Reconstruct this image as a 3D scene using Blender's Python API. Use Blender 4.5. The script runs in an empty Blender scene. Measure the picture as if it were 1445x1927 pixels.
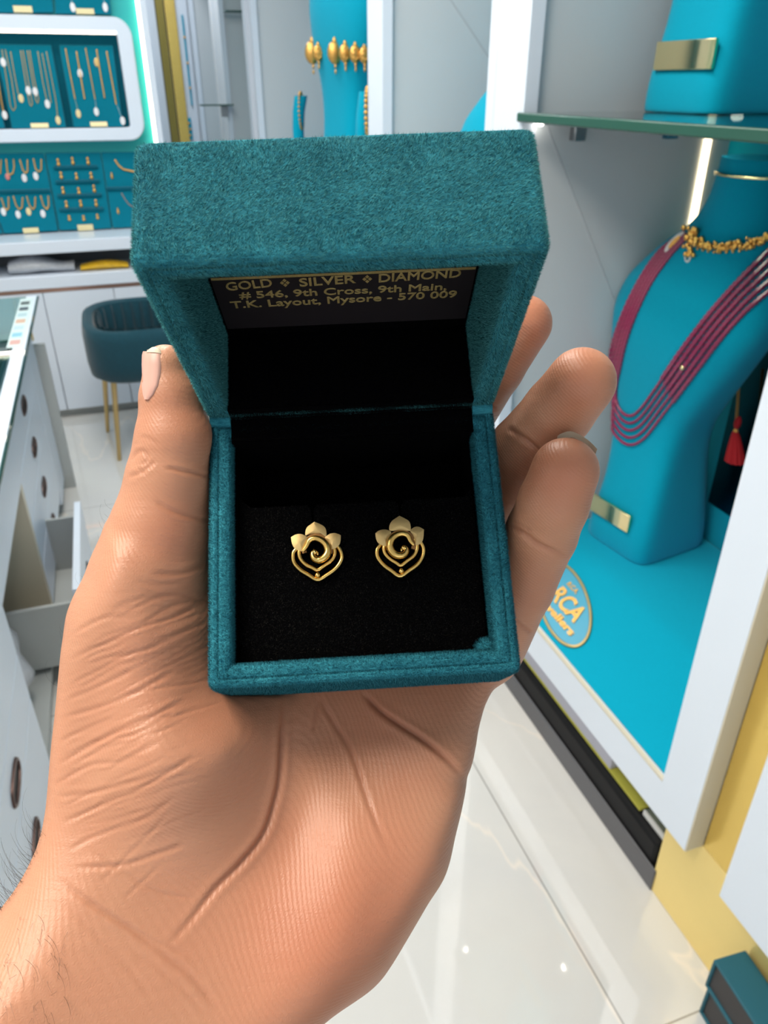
import bpy, math, random
import numpy as np
from mathutils import Vector, Matrix
from mathutils.bvhtree import BVHTree

S = bpy.context.scene
COL = S.collection
random.seed(7)
rng = np.random.default_rng(7)

# ------------------------------------------------------------------ camera
F, CX, CY, CAM_H = 1430.0, 722.5, 963.5, 1.5          # 1445 x 1927 frame
PITCH, YAW = math.radians(29.4), math.radians(19.06)
FW = Vector((math.sin(YAW) * math.cos(PITCH), math.cos(YAW) * math.cos(PITCH), -math.sin(PITCH)))
RT = Vector((math.cos(YAW), -math.sin(YAW), 0.0))
UP = RT.cross(FW)
CAM = Vector((0, 0, CAM_H))
CAM_M = Matrix(((RT.x, UP.x, -FW.x, CAM.x), (RT.y, UP.y, -FW.y, CAM.y), (RT.z, UP.z, -FW.z, CAM.z), (0, 0, 0, 1)))
cd = bpy.data.cameras.new('camera')
cam = bpy.data.objects.new('camera', cd)
COL.objects.link(cam)
cam.matrix_world = CAM_M
cd.sensor_fit = 'VERTICAL'
cd.sensor_height = 36.0
cd.sensor_width = 27.0
cd.lens = F / 1927.0 * 36.0
cd.clip_start = 0.01
cd.clip_end = 60
cd.dof.use_dof = True
cd.dof.focus_distance = 0.165
cd.dof.aperture_fstop = 38.0
S.camera = cam

# ------------------------------------------------------------------ light, sky, exposure
w = bpy.data.worlds.new('world')
S.world = w
w.use_nodes = True
w.node_tree.nodes['Background'].inputs[0].default_value = (0.80, 0.90, 1.0, 1)
w.node_tree.nodes['Background'].inputs[1].default_value = 0.22
S.view_settings.view_transform = 'Standard'
S.view_settings.look = 'None'
S.view_settings.exposure = 0.0
S.view_settings.gamma = 1.0
S.view_settings.use_curve_mapping = False
S.cycles.max_bounces = 7
S.cycles.diffuse_bounces = 4
S.cycles.glossy_bounces = 4
S.cycles.transmission_bounces = 6
S.cycles.transparent_max_bounces = 8
S.cycles.caustics_reflective = False
S.cycles.caustics_refractive = False
S.cycles.sample_clamp_indirect = 6.0


def area(name, loc, rot, size, size_y, power, color):
    l = bpy.data.lights.new(name, 'AREA')
    l.shape = 'RECTANGLE'
    l.size, l.size_y, l.energy, l.color = size, size_y, power, color
    o = bpy.data.objects.new(name, l)
    o.location, o.rotation_euler = loc, rot
    COL.objects.link(o)
    return o


CEIL = 2.75
area('ceiling_panel_light_near', (-0.75, 0.35, CEIL - 0.03), (0, 0, 0), 0.7, 0.9, 37, (1.0, 0.91, 0.78))
area('ceiling_panel_light_mid', (0.05, 1.75, CEIL - 0.03), (0, 0, 0), 0.5, 1.5, 32, (1.0, 0.95, 0.87))
area('ceiling_panel_light_far', (-0.2, 3.1, CEIL - 0.03), (0, 0, 0), 1.6, 0.8, 14, (0.93, 0.97, 1.0))
area('ceiling_panel_light_corridor', (0.45, 5.75, CEIL - 0.03), (0, 0, 0), 0.5, 1.2, 22, (0.95, 0.97, 1.0))  # fill light added to brighten the far cabinets, no fixture modelled
area('shop_front_daylight', (-0.6, -2.35, 1.5), (math.radians(90), 0, 0), 2.6, 2.2, 14, (0.80, 0.90, 1.0))  # cool fill light added behind the camera, before a solid wall


# ------------------------------------------------------------------ ray helpers (a pixel of the photograph -> a point of the place)
def ray(u, v):
    return FW + RT * ((u - CX) / F) - UP * ((v - CY) / F)


def on(u, v, axis, val):
    d = ray(u, v)
    return CAM + d * ((val - CAM[axis]) / d[axis])


def onX(u, v, x): return on(u, v, 0, x)
def onY(u, v, y): return on(u, v, 1, y)
def onZ(u, v, z): return on(u, v, 2, z)
def at_depth(u, v, d): return CAM + ray(u, v) * d


# ------------------------------------------------------------------ object helpers
def tag(o, label, cat, group=None, kind=None):
    o['label'] = label
    o['category'] = cat
    if group: o['group'] = group
    if kind: o['kind'] = kind
    return o


def empty(name, loc, rz=0.0):
    o = bpy.data.objects.new(name, None)
    o.empty_display_size = 0.02
    o.location = loc
    o.rotation_euler = (0, 0, rz)
    COL.objects.link(o)
    return o


def copy_tree(o, parent=None):
    c = o.copy()
    COL.objects.link(c)
    c.parent = parent
    for ch in list(o.children):
        copy_tree(ch, c)
    return c


class MB:
    """collects shapes, links them as ONE mesh object"""
    def __init__(s): s.v, s.f = [], []

    def add(s, vs, fs):
        n = len(s.v)
        s.v.extend(tuple(map(float, p)) for p in vs)
        s.f.extend(tuple(i + n for i in f) for f in fs)
        return s

    def box(s, a, b):
        x0, x1 = sorted((a[0], b[0])); y0, y1 = sorted((a[1], b[1])); z0, z1 = sorted((a[2], b[2]))
        return s.add([(x0, y0, z0), (x1, y0, z0), (x1, y1, z0), (x0, y1, z0), (x0, y0, z1), (x1, y0, z1), (x1, y1, z1), (x0, y1, z1)],
                     [(3, 2, 1, 0), (4, 5, 6, 7), (0, 1, 5, 4), (1, 2, 6, 5), (2, 3, 7, 6), (3, 0, 4, 7)])

    def obox(s, c, ax, ay, az):
        """box about c with half-extent vectors"""
        c, ax, ay, az = Vector(c), Vector(ax), Vector(ay), Vector(az)
        vs = [c + ax * i + ay * j + az * k for k in (-1, 1) for (i, j) in ((-1, -1), (1, -1), (1, 1), (-1, 1))]
        return s.add(vs, [(3, 2, 1, 0), (4, 5, 6, 7), (0, 1, 5, 4), (1, 2, 6, 5), (2, 3, 7, 6), (3, 0, 4, 7)])

    def prism(s, poly, h, M=None):
        """closed polygon (x, y) extruded from z=0 to h, placed by matrix M"""
        n = len(poly)
        vs = [Vector((p[0], p[1], 0)) for p in poly] + [Vector((p[0], p[1], h)) for p in poly]
        if M is not None: vs = [M @ v for v in vs]
        return s.add(vs, [tuple(range(n - 1, -1, -1)), tuple(range(n, 2 * n))] + [(i, (i + 1) % n, n + (i + 1) % n, n + i) for i in range(n)])

    def tube(s, pts, r, seg=8, closed=False):
        pts = [Vector(p) for p in pts]
        n = len(pts)
        rr = r if hasattr(r, '__len__') else [r] * n
        t0 = (pts[1] - pts[0]).normalized()
        nx = t0.orthogonal().normalized()
        vs = []
        for i in range(n):
            if closed: t = (pts[(i + 1) % n] - pts[i - 1])
            else: t = pts[min(i + 1, n - 1)] - pts[max(i - 1, 0)]
            if t.length < 1e-9: t = t0
            t.normalize()
            nx = (nx - t * nx.dot(t))
            if nx.length < 1e-6: nx = t.orthogonal()
            nx.normalize()
            ny = t.cross(nx)
            for k in range(seg):
                a = 2 * math.pi * k / seg
                vs.append(pts[i] + (nx * math.cos(a) + ny * math.sin(a)) * rr[i])
        fs = []
        m = n if closed else n - 1
        for i in range(m):
            j = (i + 1) % n
            for k in range(seg):
                k2 = (k + 1) % seg
                fs.append((i * seg + k, i * seg + k2, j * seg + k2, j * seg + k))
        if not closed:
            fs.append(tuple(range(seg - 1, -1, -1)))
            fs.append(tuple((n - 1) * seg + k for k in range(seg)))
        return s.add(vs, fs)

    def loft(s, rings, cap=True):
        m = len(rings[0])
        vs = [p for r in rings for p in r]
        fs = []
        for i in range(len(rings) - 1):
            for k in range(m):
                k2 = (k + 1) % m
                fs.append((i * m + k, i * m + k2, (i + 1) * m + k2, (i + 1) * m + k))
        if cap:
            fs.append(tuple(range(m - 1, -1, -1)))
            fs.append(tuple((len(rings) - 1) * m + k for k in range(m)))
        return s.add(vs, fs)

    def ball(s, c, r, seg=8, rings=6, sx=1, sy=1, sz=1, M=None):
        vs, fs = [], []
        c = Vector(c)
        for i in range(rings + 1):
            th = math.pi * i / rings
            for k in range(seg):
                a = 2 * math.pi * k / seg
                p = Vector((math.sin(th) * math.cos(a) * r * sx, math.sin(th) * math.sin(a) * r * sy, math.cos(th) * r * sz))
                if M is not None: p = M @ p
                vs.append(c + p)
        for i in range(rings):
            for k in range(seg):
                k2 = (k + 1) % seg
                fs.append((i * seg + k, (i + 1) * seg + k, (i + 1) * seg + k2, i * seg + k2))
        return s.add(vs, fs)

    def build(s, name, mat, parent=None, smooth=0.0, bevel=0.0, segs=2, label=None):
        me = bpy.data.meshes.new(name)
        me.from_pydata(s.v, [], s.f)
        me.validate()
        me.update()
        if mat: me.materials.append(mat)
        o = bpy.data.objects.new(name, me)
        COL.objects.link(o)
        if parent: o.parent = parent
        if bevel:
            b = o.modifiers.new('bevel', 'BEVEL')
            b.width, b.segments, b.limit_method = bevel, segs, 'ANGLE'
            b.angle_limit = math.radians(35)
            smooth = smooth or 40
        if smooth:
            me.shade_smooth()
            me.set_sharp_from_angle(angle=math.radians(smooth))
        if label: o['label'] = label
        return o


def text_mesh(name, body, size, mat, parent, M, extrude=0.0, align='CENTER', offset=0.0, width=None, bold=0.0):
    c = bpy.data.curves.new(name, 'FONT')
    c.body, c.size, c.extrude, c.align_x, c.offset = body, size, extrude, align, offset
    c.resolution_u = 4
    c.bevel_depth, c.bevel_resolution = bold, 0
    t = bpy.data.objects.new(name + '_tmp', c)
    COL.objects.link(t)
    dg = bpy.context.evaluated_depsgraph_get()
    dg.update()
    me = bpy.data.meshes.new_from_object(t.evaluated_get(dg))
    bpy.data.objects.remove(t)
    xs = [v.co.x for v in me.vertices]
    if width:
        k = width / (max(xs) - min(xs))
        for v in me.vertices: v.co.x *= k
    me.transform(M)
    me.materials.clear()
    me.materials.append(mat)
    o = bpy.data.objects.new(name, me)
    COL.objects.link(o)
    o.parent = parent
    return o


# ------------------------------------------------------------------ materials
def nodes(name):
    m = bpy.data.materials.new(name)
    m.use_nodes = True
    nt = m.node_tree
    return m, nt, nt.nodes['Principled BSDF']


def link(nt, a, b): nt.links.new(a, b)


def plain(name, col, rough=0.5, metal=0.0, spec=0.5, bump=0.0, scale=200.0, vary=0.0, coat=0.0, sheen=0.0):
    m, nt, b = nodes(name)
    b.inputs['Base Color'].default_value = (*col, 1)
    b.inputs['Roughness'].default_value = rough
    b.inputs['Metallic'].default_value = metal
    b.inputs['Specular IOR Level'].default_value = spec
    b.inputs['Coat Weight'].default_value = coat
    if sheen:
        b.inputs['Sheen Weight'].default_value = sheen
        b.inputs['Sheen Roughness'].default_value = 0.5
    tc = nt.nodes.new('ShaderNodeTexCoord')
    n = nt.nodes.new('ShaderNodeTexNoise')
    n.inputs['Scale'].default_value = scale
    n.inputs['Detail'].default_value = 4
    link(nt, tc.outputs['Object'], n.inputs['Vector'])
    if vary:
        mx = nt.nodes.new('ShaderNodeMixRGB')
        mx.inputs[1].default_value = (*[c * (1 - vary) for c in col], 1)
        mx.inputs[2].default_value = (*[min(1, c * (1 + vary)) for c in col], 1)
        link(nt, n.outputs['Fac'], mx.inputs[0])
        link(nt, mx.outputs[0], b.inputs['Base Color'])
    if bump:
        bp = nt.nodes.new('ShaderNodeBump')
        bp.inputs['Strength'].default_value = bump
        bp.inputs['Distance'].default_value = 0.002
        link(nt, n.outputs['Fac'], bp.inputs['Height'])
        link(nt, bp.outputs[0], b.inputs['Normal'])
    return m


def glow(name, col, strength):
    m, nt, b = nodes(name)
    b.inputs['Base Color'].default_value = (0.9, 0.9, 0.88, 1)
    b.inputs['Emission Color'].default_value = (*col, 1)
    b.inputs['Emission Strength'].default_value = strength
    return m


def glass(name, col, rough=0.0, alpha=None):
    m, nt, b = nodes(name)
    b.inputs['Base Color'].default_value = (*col, 1)
    b.inputs['Roughness'].default_value = rough
    b.inputs['Transmission Weight'].default_value = 1.0
    b.inputs['IOR'].default_value = 1.3
    return m


def velvet(name, col, light, sx=1.0):
    """short pile cloth: streaks where the pile lies to and fro, sheen, fine bump"""
    m, nt, b = nodes(name)
    tc = nt.nodes.new('ShaderNodeTexCoord')
    mp = nt.nodes.new('ShaderNodeMapping')
    mp.inputs['Scale'].default_value = (700 * sx, 1500, 1500)
    link(nt, tc.outputs['Object'], mp.inputs[0])
    n = nt.nodes.new('ShaderNodeTexNoise')
    n.inputs['Scale'].default_value = 1.0
    n.inputs['Detail'].default_value = 5
    n.inputs['Roughness'].default_value = 0.65
    link(nt, mp.outputs[0], n.inputs['Vector'])
    n2 = nt.nodes.new('ShaderNodeTexNoise')
    n2.inputs['Scale'].default_value = 110
    n2.inputs['Detail'].default_value = 3
    link(nt, tc.outputs['Object'], n2.inputs['Vector'])
    ad = nt.nodes.new('ShaderNodeMath'); ad.operation = 'MULTIPLY_ADD'
    ad.inputs[1].default_value = 0.6
    link(nt, n2.outputs['Fac'], ad.inputs[0]); link(nt, n.outputs['Fac'], ad.inputs[2])
    r = nt.nodes.new('ShaderNodeValToRGB')
    r.color_ramp.elements[0].position = 0.55; r.color_ramp.elements[0].color = (*col, 1)
    r.color_ramp.elements[1].position = 1.08; r.color_ramp.elements[1].color = (*light, 1)
    link(nt, ad.outputs[0], r.inputs[0])
    link(nt, r.outputs[0], b.inputs['Base Color'])
    b.inputs['Roughness'].default_value = 0.9
    b.inputs['Specular IOR Level'].default_value = 0.15
    b.inputs['Sheen Weight'].default_value = 0.12
    b.inputs['Sheen Roughness'].default_value = 0.4
    b.inputs['Sheen Tint'].default_value = (*[min(1, c * 2.2) for c in light], 1)
    bp = nt.nodes.new('ShaderNodeBump')
    bp.inputs['Strength'].default_value = 0.9
    bp.inputs['Distance'].default_value = 0.0006
    link(nt, n.outputs['Fac'], bp.inputs['Height'])
    link(nt, bp.outputs[0], b.inputs['Normal'])
    return m


M_white = plain('white_laminate', (0.73, 0.80, 0.90), 0.28, spec=0.45)
M_panel = plain('pale_grey_panel', (0.60, 0.64, 0.67), 0.35)
M_cream = plain('cream_edge_band', (0.72, 0.66, 0.52), 0.4)
M_wall = plain('wall_paint', (0.78, 0.80, 0.82), 0.7, bump=0.05, scale=60)
M_ceil = plain('ceiling_paint', (0.82, 0.83, 0.84), 0.8)
M_gold = plain('polished_gold', (0.80, 0.52, 0.16), 0.24, metal=1.0)
M_goldsat = plain('satin_gold', (0.66, 0.47, 0.21), 0.48, metal=1.0, bump=0.15, scale=9000)
M_goldjewel = plain('jewellery_gold', (0.80, 0.43, 0.11), 0.30, metal=0.8, bump=0.3, scale=900)
M_goldpanel = plain('gold_mirror_laminate', (0.88, 0.62, 0.16), 0.22, metal=0.62, vary=0.08, scale=14)
M_goldkick = plain('gold_kick_laminate', (0.95, 0.73, 0.27), 0.30, metal=0.32, vary=0.05, scale=10)
M_brass = plain('mirror_brass', (0.93, 0.77, 0.42), 0.06, metal=1.0)
M_copper = plain('copper_trim', (0.62, 0.36, 0.28), 0.3, metal=0.8)
M_teal = plain('teal_suede', (0.0, 0.34, 0.50), 0.85, spec=0.08, sheen=0.10, vary=0.06, scale=300)
M_tealwall = plain('turquoise_wall', (0.015, 0.42, 0.43), 0.6)
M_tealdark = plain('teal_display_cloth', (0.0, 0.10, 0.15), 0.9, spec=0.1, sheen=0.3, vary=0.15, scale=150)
M_board = plain('teal_board_cloth', (0.0, 0.17, 0.25), 0.9, spec=0.1, sheen=0.2, vary=0.1, scale=150)
M_chair = plain('chair_velvet', (0.006, 0.048, 0.070), 0.85, spec=0.2, sheen=0.25, vary=0.15, scale=60)
M_black = plain('black_plastic', (0.006, 0.006, 0.007), 0.6, spec=0.25)
M_grey = plain('grey_plastic', (0.10, 0.10, 0.11), 0.45)
M_dark = plain('dark_recess', (0.10, 0.11, 0.12), 0.7)
M_greyp = plain('grey_side_panel', (0.42, 0.44, 0.43), 0.5)
M_bag = plain('clear_plastic_bag', (0.50, 0.52, 0.56), 0.25, bump=0.6, scale=60, vary=0.2)
M_paper = plain('white_paper', (0.78, 0.78, 0.76), 0.7)
M_yellow = plain('yellow_packet', (0.85, 0.45, 0.02), 0.35, vary=0.4, scale=40)
M_olive = plain('yellow_green_folder', (0.55, 0.52, 0.08), 0.5)
M_tag = plain('white_price_tag', (0.85, 0.83, 0.84), 0.5)
M_tagy = plain('cream_price_tag', (0.85, 0.68, 0.36), 0.5)
M_steel = plain('steel_clip', (0.30, 0.32, 0.34), 0.3, metal=0.8)
M_ruby = plain('ruby_beads', (0.30, 0.006, 0.075), 0.18, spec=0.7, coat=0.5, vary=0.35, scale=350)
M_red = plain('red_thread', (0.42, 0.005, 0.012), 0.8)
M_led = glow('led_warm_strip', (1.0, 0.80, 0.48), 4.5)
M_whiteglow = glow('led_white_strip', (1.0, 0.90, 0.72), 2.6)  # shared by the case light strip and the painted reflection bars
M_spot = glow('downlight_glow', (1.0, 0.93, 0.82), 26.0)
M_glass = glass('green_tint_glass', (0.72, 0.92, 0.84))
M_glassedge = plain('glass_cut_edge', (0.03, 0.095, 0.07), 0.22, spec=0.35)
M_velvet = velvet('teal_velvet', (0.006, 0.105, 0.16), (0.05, 0.32, 0.40))
M_pile = plain('teal_velvet_pile', (0.02, 0.20, 0.25), 0.75, spec=0.3, sheen=0.5, vary=0.5, scale=700)
M_collar = plain('reddish_gold', (0.36, 0.19, 0.075), 0.5, metal=1.0, bump=0.3, scale=9000)
M_blackv = plain('black_velvet', (0.0012, 0.0012, 0.0015), 0.95, spec=0.02, bump=0.4, scale=2500)
M_blackpile = plain('black_velvet_pile', (0.008, 0.0075, 0.007), 0.6, spec=0.25)
M_card = plain('dark_card', (0.014, 0.011, 0.013), 0.55, spec=0.25)
M_foil = plain('gold_foil', (0.36, 0.27, 0.10), 0.5, metal=0.3, vary=0.6, scale=3500)
M_hair = plain('dark_body_hair', (0.02, 0.015, 0.012), 0.4)
M_nail = plain('finger_nail', (0.66, 0.37, 0.30), 0.4, spec=0.35)
M_nailtip = plain('pale_nail_edge', (0.66, 0.56, 0.42), 0.45, spec=0.3)
M_bronze = plain('dark_bronze', (0.10, 0.055, 0.045), 0.35, metal=0.6)


def mirror_mat():
    m, nt, b = nodes('smoked_mirror')
    b.inputs['Base Color'].default_value = (0.22, 0.25, 0.27, 1)
    b.inputs['Metallic'].default_value = 1.0
    b.inputs['Roughness'].default_value = 0.04
    return m


M_mirror = mirror_mat()


def floor_mat():
    m, nt, b = nodes('polished_marble_tile')
    tc = nt.nodes.new('ShaderNodeTexCoord')
    n = nt.nodes.new('ShaderNodeTexNoise')
    n.inputs['Scale'].default_value = 1.7; n.inputs['Detail'].default_value = 6; n.inputs['Distortion'].default_value = 1.2
    link(nt, tc.outputs['Object'], n.inputs['Vector'])
    r = nt.nodes.new('ShaderNodeValToRGB')
    e = r.color_ramp.elements
    e[0].position = 0.30; e[0].color = (0.62, 0.615, 0.605, 1)
    e[1].position = 0.70; e[1].color = (0.71, 0.69, 0.65, 1)
    link(nt, n.outputs['Fac'], r.inputs[0])
    # thin veins
    v = nt.nodes.new('ShaderNodeTexNoise')
    v.inputs['Scale'].default_value = 1.1; v.inputs['Detail'].default_value = 5; v.inputs['Distortion'].default_value = 0.7
    mp = nt.nodes.new('ShaderNodeMapping'); mp.inputs['Location'].default_value = (3.1, 1.7, 0); mp.inputs['Scale'].default_value = (1.6, 0.8, 1)
    link(nt, tc.outputs['Object'], mp.inputs[0]); link(nt, mp.outputs[0], v.inputs['Vector'])
    s1 = nt.nodes.new('ShaderNodeMath'); s1.operation = 'SUBTRACT'; s1.inputs[1].default_value = 0.5
    link(nt, v.outputs['Fac'], s1.inputs[0])
    s2 = nt.nodes.new('ShaderNodeMath'); s2.operation = 'ABSOLUTE'; link(nt, s1.outputs[0], s2.inputs[0])
    vr = nt.nodes.new('ShaderNodeValToRGB')
    vr.color_ramp.elements[0].position = 0.0; vr.color_ramp.elements[0].color = (1, 1, 1, 1)
    vr.color_ramp.elements[1].position = 0.010; vr.color_ramp.elements[1].color = (0, 0, 0, 1)
    link(nt, s2.outputs[0], vr.inputs[0])
    mv = nt.nodes.new('ShaderNodeMixRGB'); mv.inputs[2].default_value = (0.80, 0.73, 0.65, 1)
    fm = nt.nodes.new('ShaderNodeMath'); fm.operation = 'MULTIPLY'; fm.inputs[1].default_value = 0.8
    link(nt, vr.outputs[0], fm.inputs[0]); link(nt, fm.outputs[0], mv.inputs[0]); link(nt, r.outputs[0], mv.inputs[1])
    # grout lines
    sep = nt.nodes.new('ShaderNodeSeparateXYZ'); link(nt, tc.outputs['Object'], sep.inputs[0])

    def line(sock, off, period):
        a = nt.nodes.new('ShaderNodeMath'); a.operation = 'SUBTRACT'; a.inputs[1].default_value = off; link(nt, sock, a.inputs[0])
        c = nt.nodes.new('ShaderNodeMath'); c.operation = 'PINGPONG'; c.inputs[1].default_value = period / 2; link(nt, a.outputs[0], c.inputs[0])
        d = nt.nodes.new('ShaderNodeMath'); d.operation = 'LESS_THAN'; d.inputs[1].default_value = 0.0016; link(nt, c.outputs[0], d.inputs[0])
        return d.outputs[0]
    g = nt.nodes.new('ShaderNodeMath'); g.operation = 'MAXIMUM'
    link(nt, line(sep.outputs[0], 0.66, 0.6), g.inputs[0]); link(nt, line(sep.outputs[1], 0.541, 1.2), g.inputs[1])
    mg = nt.nodes.new('ShaderNodeMixRGB'); mg.inputs[2].default_value = (0.30, 0.28, 0.26, 1)
    link(nt, g.outputs[0], mg.inputs[0]); link(nt, mv.outputs[0], mg.inputs[1])
    link(nt, mg.outputs[0], b.inputs['Base Color'])
    b.inputs['Roughness'].default_value = 0.045
    b.inputs['Coat Weight'].default_value = 0.6
    b.inputs['Coat Roughness'].default_value = 0.02
    b.inputs['Specular IOR Level'].default_value = 0.75
    return m


M_floor = floor_mat()


def skin_mat():
    m, nt, b = nodes('skin')
    tc = nt.nodes.new('ShaderNodeTexCoord')
    n = nt.nodes.new('ShaderNodeTexNoise'); n.inputs['Scale'].default_value = 45; n.inputs['Detail'].default_value = 4
    link(nt, tc.outputs['Object'], n.inputs['Vector'])
    at = nt.nodes.new('ShaderNodeAttribute'); at.attribute_name = 'flush'
    ad = nt.nodes.new('ShaderNodeMath'); ad.operation = 'MULTIPLY_ADD'; ad.inputs[1].default_value = 0.55; ad.inputs[2].default_value = -0.2
    link(nt, n.outputs['Fac'], ad.inputs[0])
    a2 = nt.nodes.new('ShaderNodeMath'); a2.operation = 'ADD'; a2.use_clamp = True
    link(nt, ad.outputs[0], a2.inputs[0]); link(nt, at.outputs['Fac'], a2.inputs[1])
    mx = nt.nodes.new('ShaderNodeMixRGB')
    mx.inputs[1].default_value = (0.54, 0.262, 0.155, 1)
    mx.inputs[2].default_value = (0.50, 0.165, 0.088, 1)
    link(nt, a2.outputs[0], mx.inputs[0])
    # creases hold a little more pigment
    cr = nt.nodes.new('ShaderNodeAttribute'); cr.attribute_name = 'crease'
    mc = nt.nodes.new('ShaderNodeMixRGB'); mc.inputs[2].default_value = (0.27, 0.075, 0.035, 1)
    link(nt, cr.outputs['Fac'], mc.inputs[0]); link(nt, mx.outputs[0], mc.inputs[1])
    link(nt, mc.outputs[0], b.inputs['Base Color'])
    b.inputs['Roughness'].default_value = 0.44
    b.inputs['Specular IOR Level'].default_value = 0.45
    b.inputs['Subsurface Weight'].default_value = 0.12
    b.inputs['Subsurface Radius'].default_value = (1.0, 0.35, 0.2)
    b.inputs['Subsurface Scale'].default_value = 0.0025
    # fine skin lattice and ridges
    v = nt.nodes.new('ShaderNodeTexVoronoi'); v.feature = 'DISTANCE_TO_EDGE'; v.inputs['Scale'].default_value = 1500
    link(nt, tc.outputs['Object'], v.inputs['Vector'])
    wv = nt.nodes.new('ShaderNodeTexWave'); wv.bands_direction = 'DIAGONAL'
    wv.inputs['Scale'].default_value = 520; wv.inputs['Distortion'].default_value = 5; wv.inputs['Detail'].default_value = 2; wv.inputs['Detail Scale'].default_value = 0.12
    link(nt, tc.outputs['Object'], wv.inputs['Vector'])
    n3 = nt.nodes.new('ShaderNodeTexNoise'); n3.inputs['Scale'].default_value = 1500; n3.inputs['Detail'].default_value = 2
    link(nt, tc.outputs['Object'], n3.inputs['Vector'])
    h1 = nt.nodes.new('ShaderNodeMath'); h1.operation = 'MULTIPLY_ADD'; h1.inputs[1].default_value = 0.34
    vm = nt.nodes.new('ShaderNodeMath'); vm.operation = 'MULTIPLY'; vm.inputs[1].default_value = 0.5
    link(nt, v.outputs['Distance'], vm.inputs[0])
    link(nt, wv.outputs['Fac'], h1.inputs[0]); link(nt, vm.outputs[0], h1.inputs[2])
    # long fine lines slanting across the base of the thumb
    ml = nt.nodes.new('ShaderNodeMapping'); ml.inputs['Rotation'].default_value = (0, 0, math.radians(-25)); ml.inputs['Scale'].default_value = (60, 620, 260)
    link(nt, tc.outputs['Object'], ml.inputs[0])
    nl = nt.nodes.new('ShaderNodeTexNoise'); nl.inputs['Scale'].default_value = 1.0; nl.inputs['Detail'].default_value = 4
    link(nt, ml.outputs[0], nl.inputs['Vector'])
    h0 = nt.nodes.new('ShaderNodeMath'); h0.operation = 'MULTIPLY_ADD'; h0.inputs[1].default_value = 1.1
    link(nt, nl.outputs['Fac'], h0.inputs[0]); link(nt, h1.outputs[0], h0.inputs[2])
    h1 = h0
    h2 = nt.nodes.new('ShaderNodeMath'); h2.operation = 'MULTIPLY_ADD'; h2.inputs[1].default_value = 0.35
    link(nt, n3.outputs['Fac'], h2.inputs[0]); link(nt, h1.outputs[0], h2.inputs[2])
    bp = nt.nodes.new('ShaderNodeBump'); bp.inputs['Strength'].default_value = 0.36; bp.inputs['Distance'].default_value = 0.0003
    link(nt, h2.outputs[0], bp.inputs['Height']); link(nt, bp.outputs[0], b.inputs['Normal'])
    return m


M_skin = skin_mat()

# ================================================================== THE SETTING
def struct(name, a, b, mat, bevel=0.0):
    o = MB().box(a, b).build(name, mat, bevel=bevel)
    o['kind'] = 'structure'
    return o


struct('floor', (-2.0, -2.7, -0.05), (1.62, 7.1, 0.0), M_floor)
struct('ceiling', (-2.0, -2.7, CEIL), (1.62, 7.1, CEIL + 0.05), M_ceil)
struct('wall_left', (-2.0, -2.6, 0), (-1.9, 7.0, CEIL), M_wall)
struct('wall_right', (1.5, -2.6, 0), (1.6, 7.0, CEIL), M_wall)
struct('wall_far', (-2.0, 7.0, 0), (1.6, 7.1, CEIL), M_wall)
struct('wall_rear', (-2.0, -2.7, 0), (1.6, -2.6, CEIL), M_wall)
WB = 4.29                                              # turquoise display wall at the far end of the aisle
struct('wall_back', (-1.9, WB, 0), (0.305, WB + 0.08, CEIL), M_tealwall)
struct('trim_1', (0.36, 6.93, 0), (0.595, 7.0, CEIL), M_white)
struct('trim_2', (0.745, 6.935, 0), (0.83, 7.0, CEIL), M_white)

# ceiling lights
for i, (x, y, sx, sy) in enumerate(((-0.75, 0.35, 0.8, 1.0), (0.05, 1.75, 0.6, 1.6), (-0.2, 3.1, 1.7, 0.9))):
    t = empty('ceiling_light', (x, y, CEIL))
    tag(t, ['square ceiling light panel over the front of the shop', 'long ceiling light panel over the aisle', 'wide ceiling light panel over the far counter'][i], 'ceiling light')
    m = MB()
    m.box((-sx / 2, -sy / 2, -0.02), (-sx / 2 + 0.03, sy / 2, 0)); m.box((sx / 2 - 0.03, -sy / 2, -0.02), (sx / 2, sy / 2, 0))
    m.box((-sx / 2, -sy / 2, -0.02), (sx / 2, -sy / 2 + 0.03, 0)); m.box((-sx / 2, sy / 2 - 0.03, -0.02), (sx / 2, sy / 2, 0))
    m.build('frame', M_white, t)
    MB().box((-sx / 2 + 0.03, -sy / 2 + 0.03, -0.012), (sx / 2 - 0.03, sy / 2 - 0.03, -0.004)).build('diffuser', glow('panel_glow_%d' % i, (1, 0.95, 0.88), 2.2), t)


# ================================================================== DISPLAY UNITS ALONG THE RIGHT WALL
XF, XK, XB = 0.832, 0.872, 1.372
ZB, ZI = 0.252, 0.345


def ring_frame(mb, y0, y1, z0, z1, iy0, iy1, iz0, iz1, x0, x1):
    mb.box((x0, y0, z0), (x1, iy0, z1)); mb.box((x0, iy1, z0), (x1, y1, z1))
    mb.box((x0, iy0, z0), (x1, iy1, iz0)); mb.box((x0, iy0, iz1), (x1, iy1, z1))


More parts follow.
